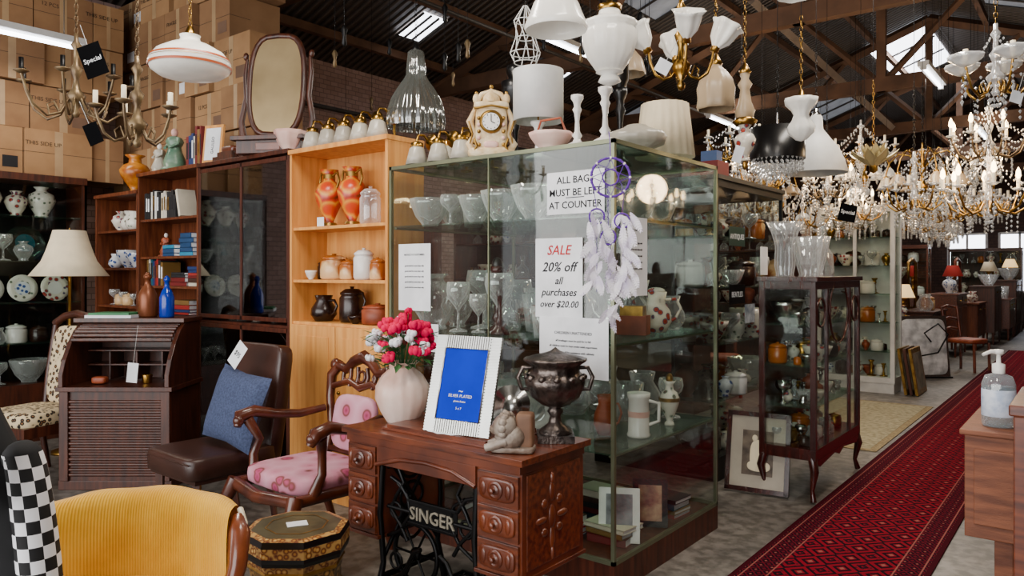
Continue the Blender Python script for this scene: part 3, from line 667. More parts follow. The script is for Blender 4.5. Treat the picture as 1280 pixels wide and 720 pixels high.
b.lathe([(.05, .3), (.045, .33), (.015, .36), (.001, .385)], Porc, seg=14); b.ball(0, 0, .385, .012, .012, .012, Gold); b.rbox(0, -.045, .07, .08, .03, .04, PinkL, .8); b.tube([(-.09, -.045, .262), (0, -.055, .275), (.09, -.045, .262)], .006, Gold, 6)
p0 = cam(-.11, 4.0); b.done('mantel_clock', (p0.x, p0.y, 2.061), YAW)
def lamp_top(name, loc, stem, base_h, sr0, sr1, sh, sm, m, rib=0, n=20):
    b = B(); b.lathe(ps(CNDL, stem, base_h), m); b.tube([(0, 0, base_h), (0, 0, base_h+sh*.9)], .005, Brass, 6)
    b.lathe([(sr1, base_h+sh), (sr0, base_h), (sr0-.004, base_h), (sr1-.004, base_h+sh)], sm, seg=80 if rib else 40, rib=rib, n=n)
    for k in range(3): b.tube([(0, 0, base_h+sh*.9), (sr1*cos(k*2.1), sr1*sin(k*2.1), base_h+sh*.97)], .002, Brass, 4)
    b.ball(0, 0, base_h+sh*.95, .008, .008, .015, Brass)
    b.done(name, loc)
p0 = cam(.14, 4.0); lamp_top('table_lamp', (p0.x, p0.y, 2.061), .07, .2, .135, .135, .27, Lino, White)
p0 = cam(.86, 4.22); lamp_top('pleated_lampshade', (p0.x, p0.y, 2.061), .06, .04, .165, .13, .3, Cream, White, .02, 20)
b = B(); piece(b, BOWL, 0, 0, 0, .11, .09, PinkL, .03, 8, 24); b.tube([(-.09, 0, .09), (-.06, 0, .16), (.06, 0, .16), (.09, 0, .09)], .006, Terra); b.done('ceramic_basket', (-2.17, 3.06, 2.061))
p0 = cam(.315, 3.62); b = B(); piece(b, CNDL, 0, 0, 0, .05, .25, White, .04, 8, 24); b.done('ceramic_candlestick', (p0.x, p0.y, 2.061))
p0 = cam(.43, 3.5); b = B(); piece(b, CNDL, 0, 0, 0, .055, .26, White, .04, 8, 24); b.done('ceramic_candlestick', (p0.x, p0.y+.01, 2.061))
b = B(); b.lathe([(.001, 0), (.06, 0), (.06, .02), (.14, .05), (.155, .085), (.14, .11), (.07, .135), (.05, .15), (.001, .15)], Rib, seg=72, rib=.01, n=18); b.done('frosted_ceiling_shade', (-1.885, 3.42, 2.061))
p0 = cam(.62, 4.3); b = B(); piece(b, CNDL, 0, 0, 0, .07, .45, Black); b.lathe([(.03, .45), (.05, .5), (.05, .66), (.06, .68), (.001, .7)], Black); b.done('black_lamp_base', (p0.x, p0.y, 2.061))
b = B(); piece(b, CNDL, 0, 0, 0, .06, .4, Iron); b.lathe([(.03, .4), (.085, .5), (.09, .56), (.04, .58), (.06, .63), (.05, .66), (.001, .68)], Black); b.done('black_lamp_base', (-2.83, 3.62, 2.061))

# ------------------------------------------------------------------ hanging lamps
def chain(b, z0, z1, m, s=.03, r=.0022, x=0, y=0):
    z = z0; k = 0
    while z < z1:
        pts = [((s*.3*cos(q) if k % 2 else 0)+x, (0 if k % 2 else s*.3*cos(q))+y, z+s*.5+s*.62*sin(q)) for q in [2*pi*i/6 for i in range(6)]]
        b.tube(pts, r, m, 4, closed=True); z += s; k += 1
def hang(b, z0, loc, m=Iron, chn=.5):
    top = roofz(loc[0])-loc[2]-.06
    if chn: chain(b, z0, min(z0+chn, top), m)
    b.tube([(0, 0, z0+chn*.98), (0, 0, top)], .0022, Iron, 5)
def octa(b, x, y, z, r, h, m):
    b.add([(x, y, z-h), (x+r, y, z), (x, y+r, z), (x-r, y, z), (x, y-r, z), (x, y, z+h*.6)], [(0, 2, 1), (0, 3, 2), (0, 4, 3), (0, 1, 4), (5, 1, 2), (5, 2, 3), (5, 3, 4), (5, 4, 1)], m)
TUL = [(.25, 0), (.3, .05), (.6, .3), (.72, .6), (.8, .85), (1, 1), (.96, 1), (.76, .85), (.55, .3)]
CrB = glassm('crystal_drops', '#f8fafa', .5, 1.0, .45, '#ffffff', .04)
def chandelier(name, x, D, z, R0, n, H, metal, kind='candle', sm=None, crystals=0, rot=0, chn=.5, sag=.1, tubm=None, bulb=None):
    p = cam(x, D, z); b = B(); k_ = max(1, D/4.8)
    b.lathe([(.001, -H*.5), (.012, -H*.49), (.02, -H*.44), (.008, -H*.4), (.035, -H*.3), (.045, -H*.24), (.02, -H*.17), (.012, -H*.05), (.02, 0), (.03, H*.08), (.012, H*.14), (.012, H*.3), (.025, H*.36), (.01, H*.42), (.01, H*.5), (.001, H*.5)], CrB if crystals and kind != 'down' else metal, seg=14)
    b.tube([(0, 0, -H*.4), (0, 0, H*.5)], .006, metal, 6)
    hang(b, H*.5, p, metal if D < 4.5 else Iron, chn)
    for i in range(n):
        a = rot+2*pi*i/n; c, s = cos(a), sin(a)
        ar = [(.1, -.24*H), (.3, -.24*H-sag*.8), (.55, -.24*H-sag), (.8, -.24*H-sag*.6), (.95, -.2*H), (1.0, -.1*H)]
        if kind == 'down': ar = [(.1, .1*H), (.35, .3*H), (.65, .34*H), (.9, .2*H), (1.0, .02*H), (1.0, -.02*H)]
        b.tube([(R0*q*c, R0*q*s, zz) for q, zz in ar], .0065, metal, 6)
        b.tube([(R0*.3*c, R0*.3*s, ar[1][1]), (R0*.42*c, R0*.42*s, ar[1][1]+.05), (R0*.55*c, R0*.55*s, ar[1][1]+.03), (R0*.5*c, R0*.5*s, ar[1][1]+.0)], .004, metal, 5)
        ex, ey, ez = R0*c, R0*s, ar[-1][1]
        if kind == 'candle':
            b.lathe([(.001, 0), (.012, 0), (.035, .012), (.033, .016), (.012, .008)], CrB if crystals else metal, ex, ey, ez, 12)
            b.lathe([(.011, .01), (.011, .075), (.001, .075)], tubm or Cndl, ex, ey, ez, 8)
            if bulb: b.lathe([(.006, .075), (.016, .095), (.012, .125), (.001, .15)], bulb, ex, ey, ez, 8)
        elif kind == 'tulip':
            old = b.M; b.M = T(ex, ey, ez)@R(a)@R(.5, 'Y')
            b.lathe([(.001, 0), (.02, 0), (.018, .03)], metal, seg=10); b.lathe(ps(TUL, .07, .11), sm, z=.02, seg=36, rib=.09, n=6); b.M = old
        elif kind == 'down':
            b.lathe([(.012, 0), (.022, -.01), (.02, -.03)], metal, ex, ey, ez, 10); b.lathe([(.02, -.02), (.045, -.05), (.06, -.09), (.08, -.12), (.076, -.12), (.055, -.09), (.02, -.025)], sm, ex, ey, ez, 24, .04, 6)
        elif kind == 'dish':
            b.lathe([(.001, -.01), (.03, 0), (.075, .03), (.08, .05), (.07, .045), (.03, .01), (.001, 0)], CrB, ex, ey, ez, 20, .04, 10); b.lathe([(.012, .0), (.012, .08), (.001, .08)], Cndl, ex, ey, ez, 8)
        if crystals:
            a2 = a+2*pi/n; x1, y1 = R0*cos(a2), R0*sin(a2)
            for k in range(crystals):
                f = (k+1)/(crystals+1); dz = -.08*4*f*(1-f)
                octa(b, ex+(x1-ex)*f, ey+(y1-ey)*f, ez+dz, .007*k_, .012*k_, CrB)
            for k in range(5): octa(b, ex, ey, ez-.03-.028*k, (.007+.002*(k == 4))*k_, (.013+.01*(k == 4))*k_, CrB)
            for k in range(10): f = k/10; octa(b, ex*(1-f)*.95, ey*(1-f)*.95, ez+(H*.45-ez)*f**1.5, .006*k_, .011*k_, CrB)
            for k in range(4): octa(b, ex*.6, ey*.6, -.24*H-sag-.02-.03*k, .007*k_, .013*k_, CrB)
    if crystals:
        for k in range(10):
            a = 2*pi*k/10
            for j in range(5): octa(b, .06*cos(a)*(1-j*.18), .06*sin(a)*(1-j*.18), -H*.3-.03*j, .007*k_, .013*k_, CrB)
    if bulb:
        l = bpy.data.lights.new('bulb_glow', 'POINT'); l.energy = 18; l.color = (1, .68, .38); l.shadow_soft_size = .12
        o = bpy.data.objects.new('bulb_glow', l); o.location = p+Vector((0, 0, .12)); SC.objects.link(o)
    return b.done(name, p)
chandelier('bronze_chandelier', -2.18, 3.75, 2.44, .25, 7, .42, DBrass, 'candle', sag=.12, tubm=Iron, rot=.3)
chandelier('bronze_chandelier', -1.64, 3.28, 2.2, .16, 5, .4, DBrass, 'candle', sag=.08, rot=.5, tubm=Cndl)
def pend(name, x, D, z, prof, m, rib=0, n=12, mcap=Brass, extra=None, chn=.4, seg=40):
    p = cam(x, D, z); b = B(); b.lathe(prof, m, seg=seg, rib=rib, n=n); zt = max(q[1] for q in prof)
    b.lathe([(.001, zt+.05), (.012, zt+.045), (.022, zt+.02), (.035, zt), (.03, zt-.01)], mcap, seg=14)
    if extra: extra(b)
    hang(b, zt+.045, p, Iron if (mcap is Iron or D > 4.5) else mcap, chn); return b.done(name, p)
OrB = mt('orange_band', '#b04c14', .4)
def strp(b):
    b.lathe([(.1965, .054), (.197, .066)], OrB, seg=40); b.lathe([(.1915, .096), (.186, .106)], OrB, seg=40)
    b.lathe([(.1945, .086), (.1935, .089)], Gold, seg=40)
pend('schoolhouse_pendant_lamp', -1.61, 3.75, 2.42, [(.001, 0), (.08, .005), (.15, .02), (.185, .045), (.195, .07), (.19, .095), (.16, .135), (.1, .17), (.05, .19), (.045, .21), (.05, .22)], Opal, mcap=Brass, extra=strp)
pend('ribbed_pendant_lamp', -.6, 4.685, 2.36, [(.178, 0), (.182, .03), (.175, .1), (.15, .18), (.11, .25), (.075, .3), (.06, .33), (.06, .36), (.05, .47), (.04, .48)], PendG, .03, 20, Iron, seg=120)
pend('opal_bell_pendant', .165, 2.81, 2.36, [(.115, 0), (.12, .012), (.114, .03), (.1, .06), (.085, .1), (.06, .14), (.04, .16), (.035, .18)], Opal)
def urnx(b):
    b.lathe([(.03, -.05), (.05, -.04), (.035, -.01), (.06, 0)], Opal, seg=24); b.lathe([(.05, .27), (.055, .29), (.03, .3)], Brass, seg=20); b.lathe([(.001, -.06), (.03, -.05)], Opal, seg=20)
pend('opal_urn_lamp', .427, 3.28, 2.33, [(.04, 0), (.06, .01), (.1, .07), (.12, .13), (.122, .17), (.11, .19), (.125, .2), (.12, .215), (.08, .23), (.05, .25), (.045, .27)], Opal, .012, 16, extra=urnx, seg=64)
chandelier('tulip_chandelier', .74, 3.28, 2.46, .14, 4, .42, Brass, 'tulip', Opal, rot=.6, sag=.06)
pend('etched_bell_lamp', 1.02, 3.75, 2.27, [(.085, 0), (.095, .01), (.09, .05), (.095, .1), (.08, .15), (.05, .19), (.03, .21), (.028, .23)], Amber, .04, 8, seg=48)
def porc(b):
    b.lathe(ps(AMPH, .06, .2), Urn2, z=-.3); b.ball(0, 0, -.32, .015, .015, .03, Brass)
    b.lathe([(.05, -.1), (.07, -.08), (.05, -.06)], Brass, seg=16)
pend('porcelain_hanging_lamp', 1.305, 4.2, 2.38, [(.02, -.1), (.045, -.06), (.055, -.02), (.035, .03), (.025, .1), (.04, .13), (.02, .16), (.03, .2)], Amber, extra=porc)
pend('opal_oil_lamp', 1.62, 4.2, 2.24, [(.001, -.05), (.03, -.04), (.07, 0), (.075, .03), (.05, .07), (.04, .1), (.055, .13), (.085, .16), (.09, .19), (.08, .19), (.03, .14)], Opal, .04, 8, seg=40)
p0 = cam(1.70, 4.8, 2.18); b = B(); b.lathe([(.17, 0), (.17, .2), (.165, .2), (.165, 0)], Black, seg=32); b.tube([(-.16, 0, .2), (.16, 0, .2)], .004, Iron, 4); b.tube([(0, -.16, .2), (0, .16, .2)], .004, Iron, 4); b.tube([(0, 0, -.02), (0, 0, .3)], .008, Silver, 6)
for q in range(4):
    rr = .155-.035*q
    for k in range(int(30-6*q)):
        a = 2*pi*k/int(30-6*q)
        for j in range(3): octa(b, rr*cos(a), rr*sin(a), .0-.03*j-.02*q, .008, .016, CrB)
hang(b, .3, p0, Iron, .3); b.done('black_drum_chandelier', p0)
pend('white_dome_pendant', 2.28, 5.62, 2.2, [(.22, 0), (.222, .01), (.2, .09), (.16, .18), (.1, .26), (.05, .33), (.045, .42), (.03, .44)], Lino, mcap=Silver)
Leafm = mt('gilt_leaf', '#b8aa80', .4, .4)
p0 = cam(2.71, 5.62, 2.25); b = B()
for ly in range(2):
    for k in range(8):
        a = 2*pi*k/8+ly*.4; rr = .18-.05*ly
        b.M = R(a)@T(.02, 0, .04*ly)@R(-.5-.4*ly, 'Y')
        b.add([(0, 0, 0), (rr*.4, .045, .01), (rr*.8, .03, .01), (rr*1.1, 0, .03), (rr*.8, -.03, .01), (rr*.4, -.045, .01)], [(0, 1, 2, 3, 4, 5)], Leafm); b.M = Matrix()
b.lathe([(.001, -.05), (.03, -.03), (.03, .05), (.01, .15)], Brass); hang(b, .14, p0, Brass); b.done('leaf_pendant_lamp', p0)
chandelier('glass_dish_chandelier', 2.42, 3.75, 2.52, .17, 5, .36, Brass, 'dish', rot=.2, crystals=2)
chandelier('crystal_chandelier', 2.98, 4.685, 2.02, .25, 8, .42, Brass, 'candle', crystals=9, rot=.2, tubm=Cndl, bulb=Bulb)
chandelier('brass_chandelier', 3.45, 6.3, 2.3, .28, 6, .5, Brass, 'down', Amber, crystals=5)
chandelier('crystal_chandelier', 3.62, 7.9, 2.2, .3, 8, .4, Brass, 'candle', crystals=8, bulb=Bulb)
chandelier('crystal_chandelier', 4.35, 7.6, 2.5, .27, 8, .45, Brass, 'candle', crystals=8)
chandelier('crystal_chandelier', 2.3, 6.9, 2.45, .25, 6, .5, Brass, 'candle', crystals=8)
rd = random.Random(31)
spots = [(2.9, 6.9, 2.35), (2.9, 8.6, 2.35), (3.3, 9.3, 2.55), (4.2, 9.3, 2.2), (4.8, 8.7, 2.3), (5.5, 9.8, 2.2), (4.9, 10.6, 2.6), (5.9, 11, 2.3), (6.6, 11.2, 2.55), (6.2, 12.4, 2.3), (7.1, 12.6, 2.4), (7.7, 13.6, 2.6), (8.2, 14.4, 2.3), (8.9, 15.2, 2.4), (3.3, 11.2, 2.5), (5.2, 12.8, 2.5), (2.95, 5.5, 2.12), (6.3, 9.9, 2.45), (3.5, 5.5, 2.5), (4.1, 6.7, 2.15), (3.95, 8.4, 2.65), (5.3, 8.6, 2.7), (4.6, 7.9, 2.2), (4.9, 11.9, 2.25), (2.45, 7.9, 2.6), (3.35, 7.2, 2.7), (3.1, 8.0, 2.15), (5.3, 11.1, 2.15), (7.0, 11.9, 2.2), (1.9, 6.2, 2.6)]
kinds = 'ccdcccgctccccccdccccdcccccccgc'
for i, (x, D, z) in enumerate(spots):
    k = kinds[i % len(kinds)]
    if k == 'd': chandelier('brass_chandelier', x, D, z, rd.uniform(.2, .3), 6, .5, Brass, 'down', rd.choice((Amber, Opal)), rot=rd.random(), crystals=4)
    elif k == 'c': chandelier('crystal_chandelier', x, D, z, rd.uniform(.2, .3), 8, .45, Brass if i % 3 else DBrass, 'candle', crystals=7, bulb=Bulb if i % 3 == 0 else None, rot=rd.random())
    elif k == 't': chandelier('brass_chandelier', x, D, z, rd.uniform(.2, .3), 5, .45, DBrass, 'tulip', Amber, rot=rd.random())
    else: pend('glass_pendant_lamp', x, D, z, [(.001, -.12), (.08, -.1), (.14, -.04), (.15, .02), (.1, .08), (.05, .12), (.04, .15)], rd.choice((Opal, Rib, CrB)), .02, 10)
pend('glass_pendant_lamp', .75, 4.9, 2.75, [(.12, 0), (.12, .02), (.1, .1), (.05, .16), (.03, .18)], Amber, .04, 10)
pend('glass_pendant_lamp', 1.3, 3.45, 2.72, [(.07, 0), (.08, .02), (.07, .08), (.03, .12)], Opal, .06, 6)
p0 = cam(.07, 3.95, 2.56); b = B()
for k in range(8):
    a = 2*pi*k/8; b.tube([(.01*cos(a), .01*sin(a), .3), (.06*cos(a), .06*sin(a), .22), (.05*cos(a+.5), .05*sin(a+.5), .14), (.08*cos(a+.8), .08*sin(a+.8), .05), (.06*cos(a+1), .06*sin(a+1), 0)], .003, Lino, 5)
for z, r in ((.22, .06), (.13, .05), (.05, .08), (0, .06)): b.tube([(r*cos(2*pi*i/16), r*sin(2*pi*i/16), z) for i in range(16)], .003, Lino, 5, closed=True)
hang(b, .3, p0, Iron, 0); b.done('wire_lantern', p0)
b = B(); rd = random.Random(8)
for i in range(26):
    D = rd.uniform(4.8, 8.5); x = rd.uniform(-.25, .2)*D; p = cam(x, D); r = p.x
    if r < -7.6: continue
    z0 = rd.uniform(3.0, 3.6); b.tube([(p.x, p.y, z0), (p.x, p.y, roofz(r)-.06)], .0025, Iron, 4)
    b.lathe([(.001, -.12), (.02, -.1), (.012, -.05), (.025, 0), (.01, .03)], rd.choice((Iron, DBrass)), p.x, p.y, z0, 10)
b.done('hanging_wires')
def tag(x, D, z, w, h, m, tx=None, rot=.3):
    b = B(); b.M = R(rot, 'Y'); b.box(-w/2, w/2, -.001, .001, -h, 0, m); b.tube([(0, 0, 0), (0, 0, .1)], .001, Lino, 4)
    if tx: b.text(tx, w*.3, Paper if m is TagB else Ink, T(0, -.002, -h*.55))
    b.done('price_tag', cam(x, D, z), YAW)
TagB = mt('black_card', '#08080a', .9, spec=.05)
tag(-2.04, 3.6, 2.55, .11, .16, TagB, 'Special', -.35); tag(-1.75, 3.1, 2.07, .06, .09, TagB, None, -.4); tag(2.34, 5.2, 1.93, .12, .12, TagB, 'Special', .2); tag(2.5, 3.7, 2.35, .06, .06, Paper)
tag(.66, 3.2, 2.36, .06, .06, Paper, None, .5); tag(1.22, 4.0, 2.13, .05, .09, Paper)
# ------------------------------------------------------------------ chairs
def place(b, name, x, D, rot, z=0, bevel=0): p = cam(x, D, z); return b.done(name, p, YAW+rot, bevel)
b = B(); b.rbox(0, -.02, .42, .52, .54, .13, Lthr, .22); b.box(-.24, .24, -.25, .22, .34, .39, Lthr)
b.M = T(0, .22, .38)@R(-.14, 'X'); b.rbox(0, 0, .32, .5, .1, .68, Lthr, .22); b.M = Matrix()
b.tube([(-.25, -.29, .455), (.25, -.29, .455)], .004, Lthr, 5)
for sx in (-1, 1):
    b.tube([(sx*.2, -.22, .35), (sx*.2, -.22, 0)], [.028, .018], W_dark, 4, smooth=False); b.tube([(sx*.2, .2, .35), (sx*.2, .26, 0)], [.028, .018], W_dark, 4, smooth=False)
place(b, 'leather_dining_chair', -1.68, 4.25, -.68)
b = B(); b.M = R(-.28, 'X')@R(.12, 'Y')
def pil(u, v, sgn):
    x = (u-.5)*2; z = (v-.5)*2; k = (1-abs(x)**3)*(1-abs(z)**3); pin = 1-.08*(1-abs(x))*abs(z)**4; pin2 = 1-.08*(1-abs(z))*abs(x)**4
    return (x*.23*pin2, sgn*.065*k**.5, z*.21*pin+.21)
b.surf(lambda u, v: pil(u, v, -1), 16, 16, Blue); b.surf(lambda u, v: pil(1-u, v, 1), 16, 16, Blue)
place(b, 'blue_pillow', -1.60, 4.17, -.62, .5)
b = B(); b.M = R(-.3, 'X')@R(.5, 'Y'); b.box(-.05, .05, -.001, .001, 0, .14, Paper); b.text('$95', .04, Ink, T(0, -.002, .06)); place(b, 'price_tag', -1.60, 4.27, -.6, .93)
b = B(); b.rbox(0, 0, .45, .5, .48, .12, Leop, .4); b.box(-.25, .25, -.24, .24, .34, .41, W_dark)
b.M = T(0, .22, .42)@R(-.15, 'X'); b.rbox(0, 0, .36, .38, .08, .58, Leop, .4)
for sx in (-1, 1): b.tube([(sx*.2, 0, 0), (sx*.22, 0, .3), (sx*.21, 0, .68)], .022, W_dark)
b.tube([(-.22, 0, .66), (-.12, 0, .72), (0, 0, .74), (.12, 0, .72), (.22, 0, .66)], .028, W_dark); b.M = Matrix()
for sx in (-1, 1):
    b.tube([(sx*.22, -.2, .36), (sx*.24, -.22, .2), (sx*.21, -.22, 0)], [.03, .02, .02], W_dark); b.tube([(sx*.22, .2, .36), (sx*.22, .26, 0)], .022, W_dark)
place(b, 'leopard_print_chair', -3.38, 5.3, -.4)
# carved armchair
WA = mt('dark_mahogany', '#38140a', .3, c2='#5c2a15', sc=8, coat=.25)
b = B(); b.rbox(0, 0, .43, .54, .5, .1, Flor, .4)
b.tube([(-.27, -.26, .38), (0, -.3, .37), (.27, -.26, .38)], .032, WA); b.tube([(-.27, -.26, .38), (-.27, .24, .38)], .03, WA); b.tube([(.27, -.26, .38), (.27, .24, .38)], .03, WA); b.tube([(-.27, .24, .38), (.27, .24, .38)], .03, WA)
for sx in (-1, 1):
    b.tube([(sx*.27, -.26, .4), (sx*.3, -.31, .28), (sx*.26, -.27, .12), (sx*.28, -.31, .02)], [.04, .035, .02, .024], WA); b.ball(sx*.28, -.315, .02, .03, .035, .02, WA)
    b.tube([(sx*.25, .24, .4), (sx*.25, .27, .2), (sx*.25, .34, 0)], [.03, .024, .02], WA)
    b.tube([(sx*.27, -.16, .4), (sx*.31, -.14, .5), (sx*.28, -.12, .58), (sx*.33, -.16, .68)], [.03, .022, .022, .03], WA)
    b.tube([(sx*.33, -.22, .65), (sx*.345, -.2, .7), (sx*.335, -.12, .72), (sx*.32, 0, .69), (sx*.28, .12, .68), (sx*.24, .26, .7)], [.02, .036, .032, .026, .024, .02], WA)
    b.ball(sx*.335, -.21, .68, .03, .03, .03, WA)
b.M = T(0, .25, .4)@R(-.16, 'X')
for sx in (-1, 1): b.tube([(sx*.22, 0, 0), (sx*.21, 0, .2), (sx*.26, 0, .36), (sx*.27, 0, .48), (sx*.2, 0, .55)], [.026, .022, .024, .03, .026], WA); b.ball(sx*.25, 0, .54, .035, .025, .035, WA)
b.tube([(-.22, 0, .54), (-.14, 0, .52), (-.08, 0, .57), (0, 0, .6), (.08, 0, .57), (.14, 0, .52), (.22, 0, .54)], [.03, .026, .032, .038, .032, .026, .03], WA)
b.tube([(-.24, 0, .42), (-.1, 0, .46), (0, 0, .43), (.1, 0, .46), (.24, 0, .42)], [.018, .02, .024, .02, .018], WA)
for x in (-.16, -.1, -.04, .04, .1, .16): b.tube([(x, 0, .43), (x*1.1+.015, 0, .49), (x, 0, .54)], .012, WA, 6)
for x in (-.13, 0, .13): ring(b, .03, .008, WA, .49, 12, 0, x)
b.rbox(0, -.01, .24, .36, .06, .3, Flor, .5); b.tube([(-.21, 0, .08), (.21, 0, .08)], .018, WA)
b.M = Matrix()
place(b, 'carved_armchair', -1.04, 3.86, -.72)
# roll-top desk
b = B(); w = .74; dd = .5; Desk = W_dark
b.box(0, w, .03, dd, .05, .66, Desk); b.box(-.02, w+.02, 0, dd+.01, .66, .69, Desk); b.box(-.01, w+.01, .02, dd, 0, .06, Desk)
for i in range(15): b.tube([(.06, .028, .1+.035*i), (w-.06, .028, .1+.035*i)], .012, Desk, 6)
b.box(0, .06, .01, .03, .06, .66, Desk); b.box(w-.06, w, .01, .03, .06, .66, Desk)
prof = [(.0, .69), (.0, .77), (.04, .87), (.1, .97), (.18, 1.06), (.26, 1.11), (dd, 1.11), (dd, .69)]
b.xprism(prof, 0, .03, Desk); b.xprism(prof, w-.03, w, Desk); b.box(-.015, w+.015, .2, dd+.01, 1.11, 1.14, Desk); b.box(.03, w-.03, dd-.02, dd, .69, 1.11, Desk)
for i in range(6):
    q = i/8; a = .15+q*1.2; b.tube([(.03, .28-.24*sin(a)*.9, 1.095-.26*(1-cos(a))), (w-.03, .28-.24*sin(a)*.9, 1.095-.26*(1-cos(a)))], .014, Desk, 6)
for x in (.18, .37, .55): b.box(x, x+.012, .3, dd-.02, .7, .9, Desk)
b.box(.03, w-.03, .3, dd-.02, .8, .812, Desk); b.box(.03, w-.03, .3, dd-.02, .9, .912, Desk)
b.rbox(.2, .15, .72, .1, .07, .05, Terra, .5); b.lathe([(.001, 0), (.03, 0), (.035, .06), (.03, .06)], Brass, .5, .2, .691)
p0 = cam(-3.03, 5.0); b.done('roll_top_desk', p0, YAW, bevel=.003)
b = B(); b.M = R(.1, 'Y'); b.box(-.035, .035, -.001, .001, -.13, 0, Paper); b.tube([(0, 0, 0), (0, .01, .25)], .001, Lino, 4); p0 = cam(-2.5, 4.95, .86); b.done('price_tag', p0, YAW)
b = B(); b.box(-.16, .16, -.11, .11, 0, .02, Paper); b.box(-.14, .14, -.1, .1, .02, .035, mt('green_folder', '#2e7a4a', .6)); p0 = cam(-2.8, 5.3, 1.141); b.done('papers', p0, YAW)
b = B(); b.lathe([(.001, 0), (.14, 0), (.13, .02), (.03, .05), (.015, .1), (.012, .7), (.03, .75), (.012, .8), (.012, 1.5), (.001, 1.5)], Brass)
b.lathe([(.12, 1.8), (.15, 1.68), (.2, 1.55), (.29, 1.43), (.286, 1.43), (.195, 1.55), (.115, 1.8)], Cream, seg=32); b.tube([(0, 0, 1.5), (0, 0, 1.82)], .005, Brass, 6)
place(b, 'floor_lamp', -3.6, 6.1, 0)
# yellow armchair
b = B()
HW = mt('honey_wood', '#5c260e', .3, c2='#8a4828', sc=9, coat=.4)
def yb(u, v):
    a = (u-.5)*1.9; x = .31*sin(a)/sin(.95); y = .34-.34*cos(a)
    q = v*2*pi; th = .07+.004*sin(a*9); zt = .725+.03*cos(a*1.4)+.003*sin(a*11)
    zz = (zt+.25)/2+(zt-.25)/2*math.copysign(abs(cos(q))**.4, cos(q)); off = th*math.copysign(abs(sin(q))**.65, sin(q))
    return (x, -y-off+.1, zz)
b.surf(yb, 48, 32, Cord)
b.rbox(0, -.2, .42, .56, .54, .16, Cord, .3)
for sx in (-1, 1):
    b.tube([(sx*.325, -.05, .7), (sx*.345, -.1, .67), (sx*.345, -.12, .58), (sx*.33, -.15, .5), (sx*.34, -.17, .42), (sx*.33, -.18, .3), (sx*.32, -.4, .28)], [.02, .032, .028, .024, .03, .03, .03], HW)
    b.tube([(sx*.325, -.03, .72), (sx*.35, -.07, .69), (sx*.36, -.1, .62)], .01, Cndl, 6)
    b.tube([(sx*.29, -.42, .32), (sx*.3, -.45, .15), (sx*.27, -.46, 0)], [.03, .022, .018], WA); b.tube([(sx*.24, .06, .3), (sx*.24, .14, 0)], .022, WA)
place(b, 'yellow_armchair', -1.17, 2.34, .05)
# octagonal stool
b = B(); o = .208
b.M = R(pi/8)
b.lathe([(.001, 0), (o*.92, 0), (o*.95, .03), (o*.92, .06)], Black, seg=8, smooth=False)
b.lathe([(o*.9, .06), (o*.84, .12), (o*.84, .26), (o*.88, .3)], Tort, seg=8, smooth=False)
b.lathe([(o*.88, .3), (o*.93, .34)], Tort2, seg=8, smooth=False)
for z, q in ((.08, .9), (.2, .845), (.3, .89)): b.lathe([(o*q+.002, z), (o*q+.006, z+.008), (o*q+.002, z+.016)], Gold, seg=8, smooth=False)
b.lathe([(o*.93, .34), (o*.98, .345), (o, .36), (o, .375)], Black, seg=8, smooth=False)
b.lathe([(o, .375), (o, .415)], Tort2, seg=8, smooth=False); b.lathe([(o, .415), (o*1.01, .42), (o*.98, .44)], Black, seg=8, smooth=False)
b.lathe([(o*.98, .44), (o*.85, .446)], Tort2, seg=8, smooth=False)
b.lathe([(o*.85, .446), (.001, .447)], mt('dark_leather_top', '#343020', .4, c2='#565038', sc=8), seg=8, smooth=False)
b.lathe([(o*.6, .4475), (o*.57, .4478)], Gold, seg=8, smooth=False)
b.box(-.04, .04, -.03, .03, .448, .45, Paper)
place(b, 'octagonal_stool', -.86, 3.0, 0)
# checkered jacket over a stand
b = B(); BlkF = mt('black_fabric', '#0a0b0f', .8)
def torso(u, v):
    a = u*2*pi; z = 1.1-.8*v; rx = .05+.13*min(1, v*3)+.03*v; ry = .05+.05*min(1, v*3)
    return (rx*cos(a)*(1+.03*sin(5*a)*v), ry*sin(a)*(1+.05*sin(7*a)*v), z)
b.surf(torso, 32, 14, BlkF)
def sleeve(s):
    def f(u, v):
        a = u*2*pi; x = s*(.135+.07*v**.7); z = 1.0-.58*v; r = .046+.006*sin(pi*v)
        return (x+r*cos(a)*.9, r*sin(a)*1.1-.03, z)
    return f
b.surf(sleeve(1), 24, 20, Chk, uvs=(10, 18)); b.surf(sleeve(-1), 24, 20, Chk, uvs=(10, 18)); b.ball(.135, -.03, .99, .043, .05, .04, BlkF); b.ball(-.135, -.03, .99, .043, .05, .04, BlkF)
b.tube([(0, 0, 1.08), (0, 0, .03)], .015, W_red); b.lathe([(.001, 0), (.16, 0), (.15, .03), (.001, .03)], W_red)
b.box(0.03, .075, -.125, -.12, .78, 1.0, Paper)
place(b, 'checkered_jacket', -1.37, 1.92, 0)
b = B(); b.M = R(.12, 'Y'); b.box(-.06, .06, -.002, .002, -.2, .0, Paper); b.box(-.06, .06, -.003, -.002, -.03, -.0, mt('lime', '#6f9e1a', .6)); b.box(-.06, .06, -.003, -.002, -.06, -.04, mt('blue_ink', '#2a5a9c', .6)); b.tube([(0, 0, 0), (0, .02, .03)], .002, Lino, 4); place(b, 'brochure', -1.26, 1.74, 0, 1.1)

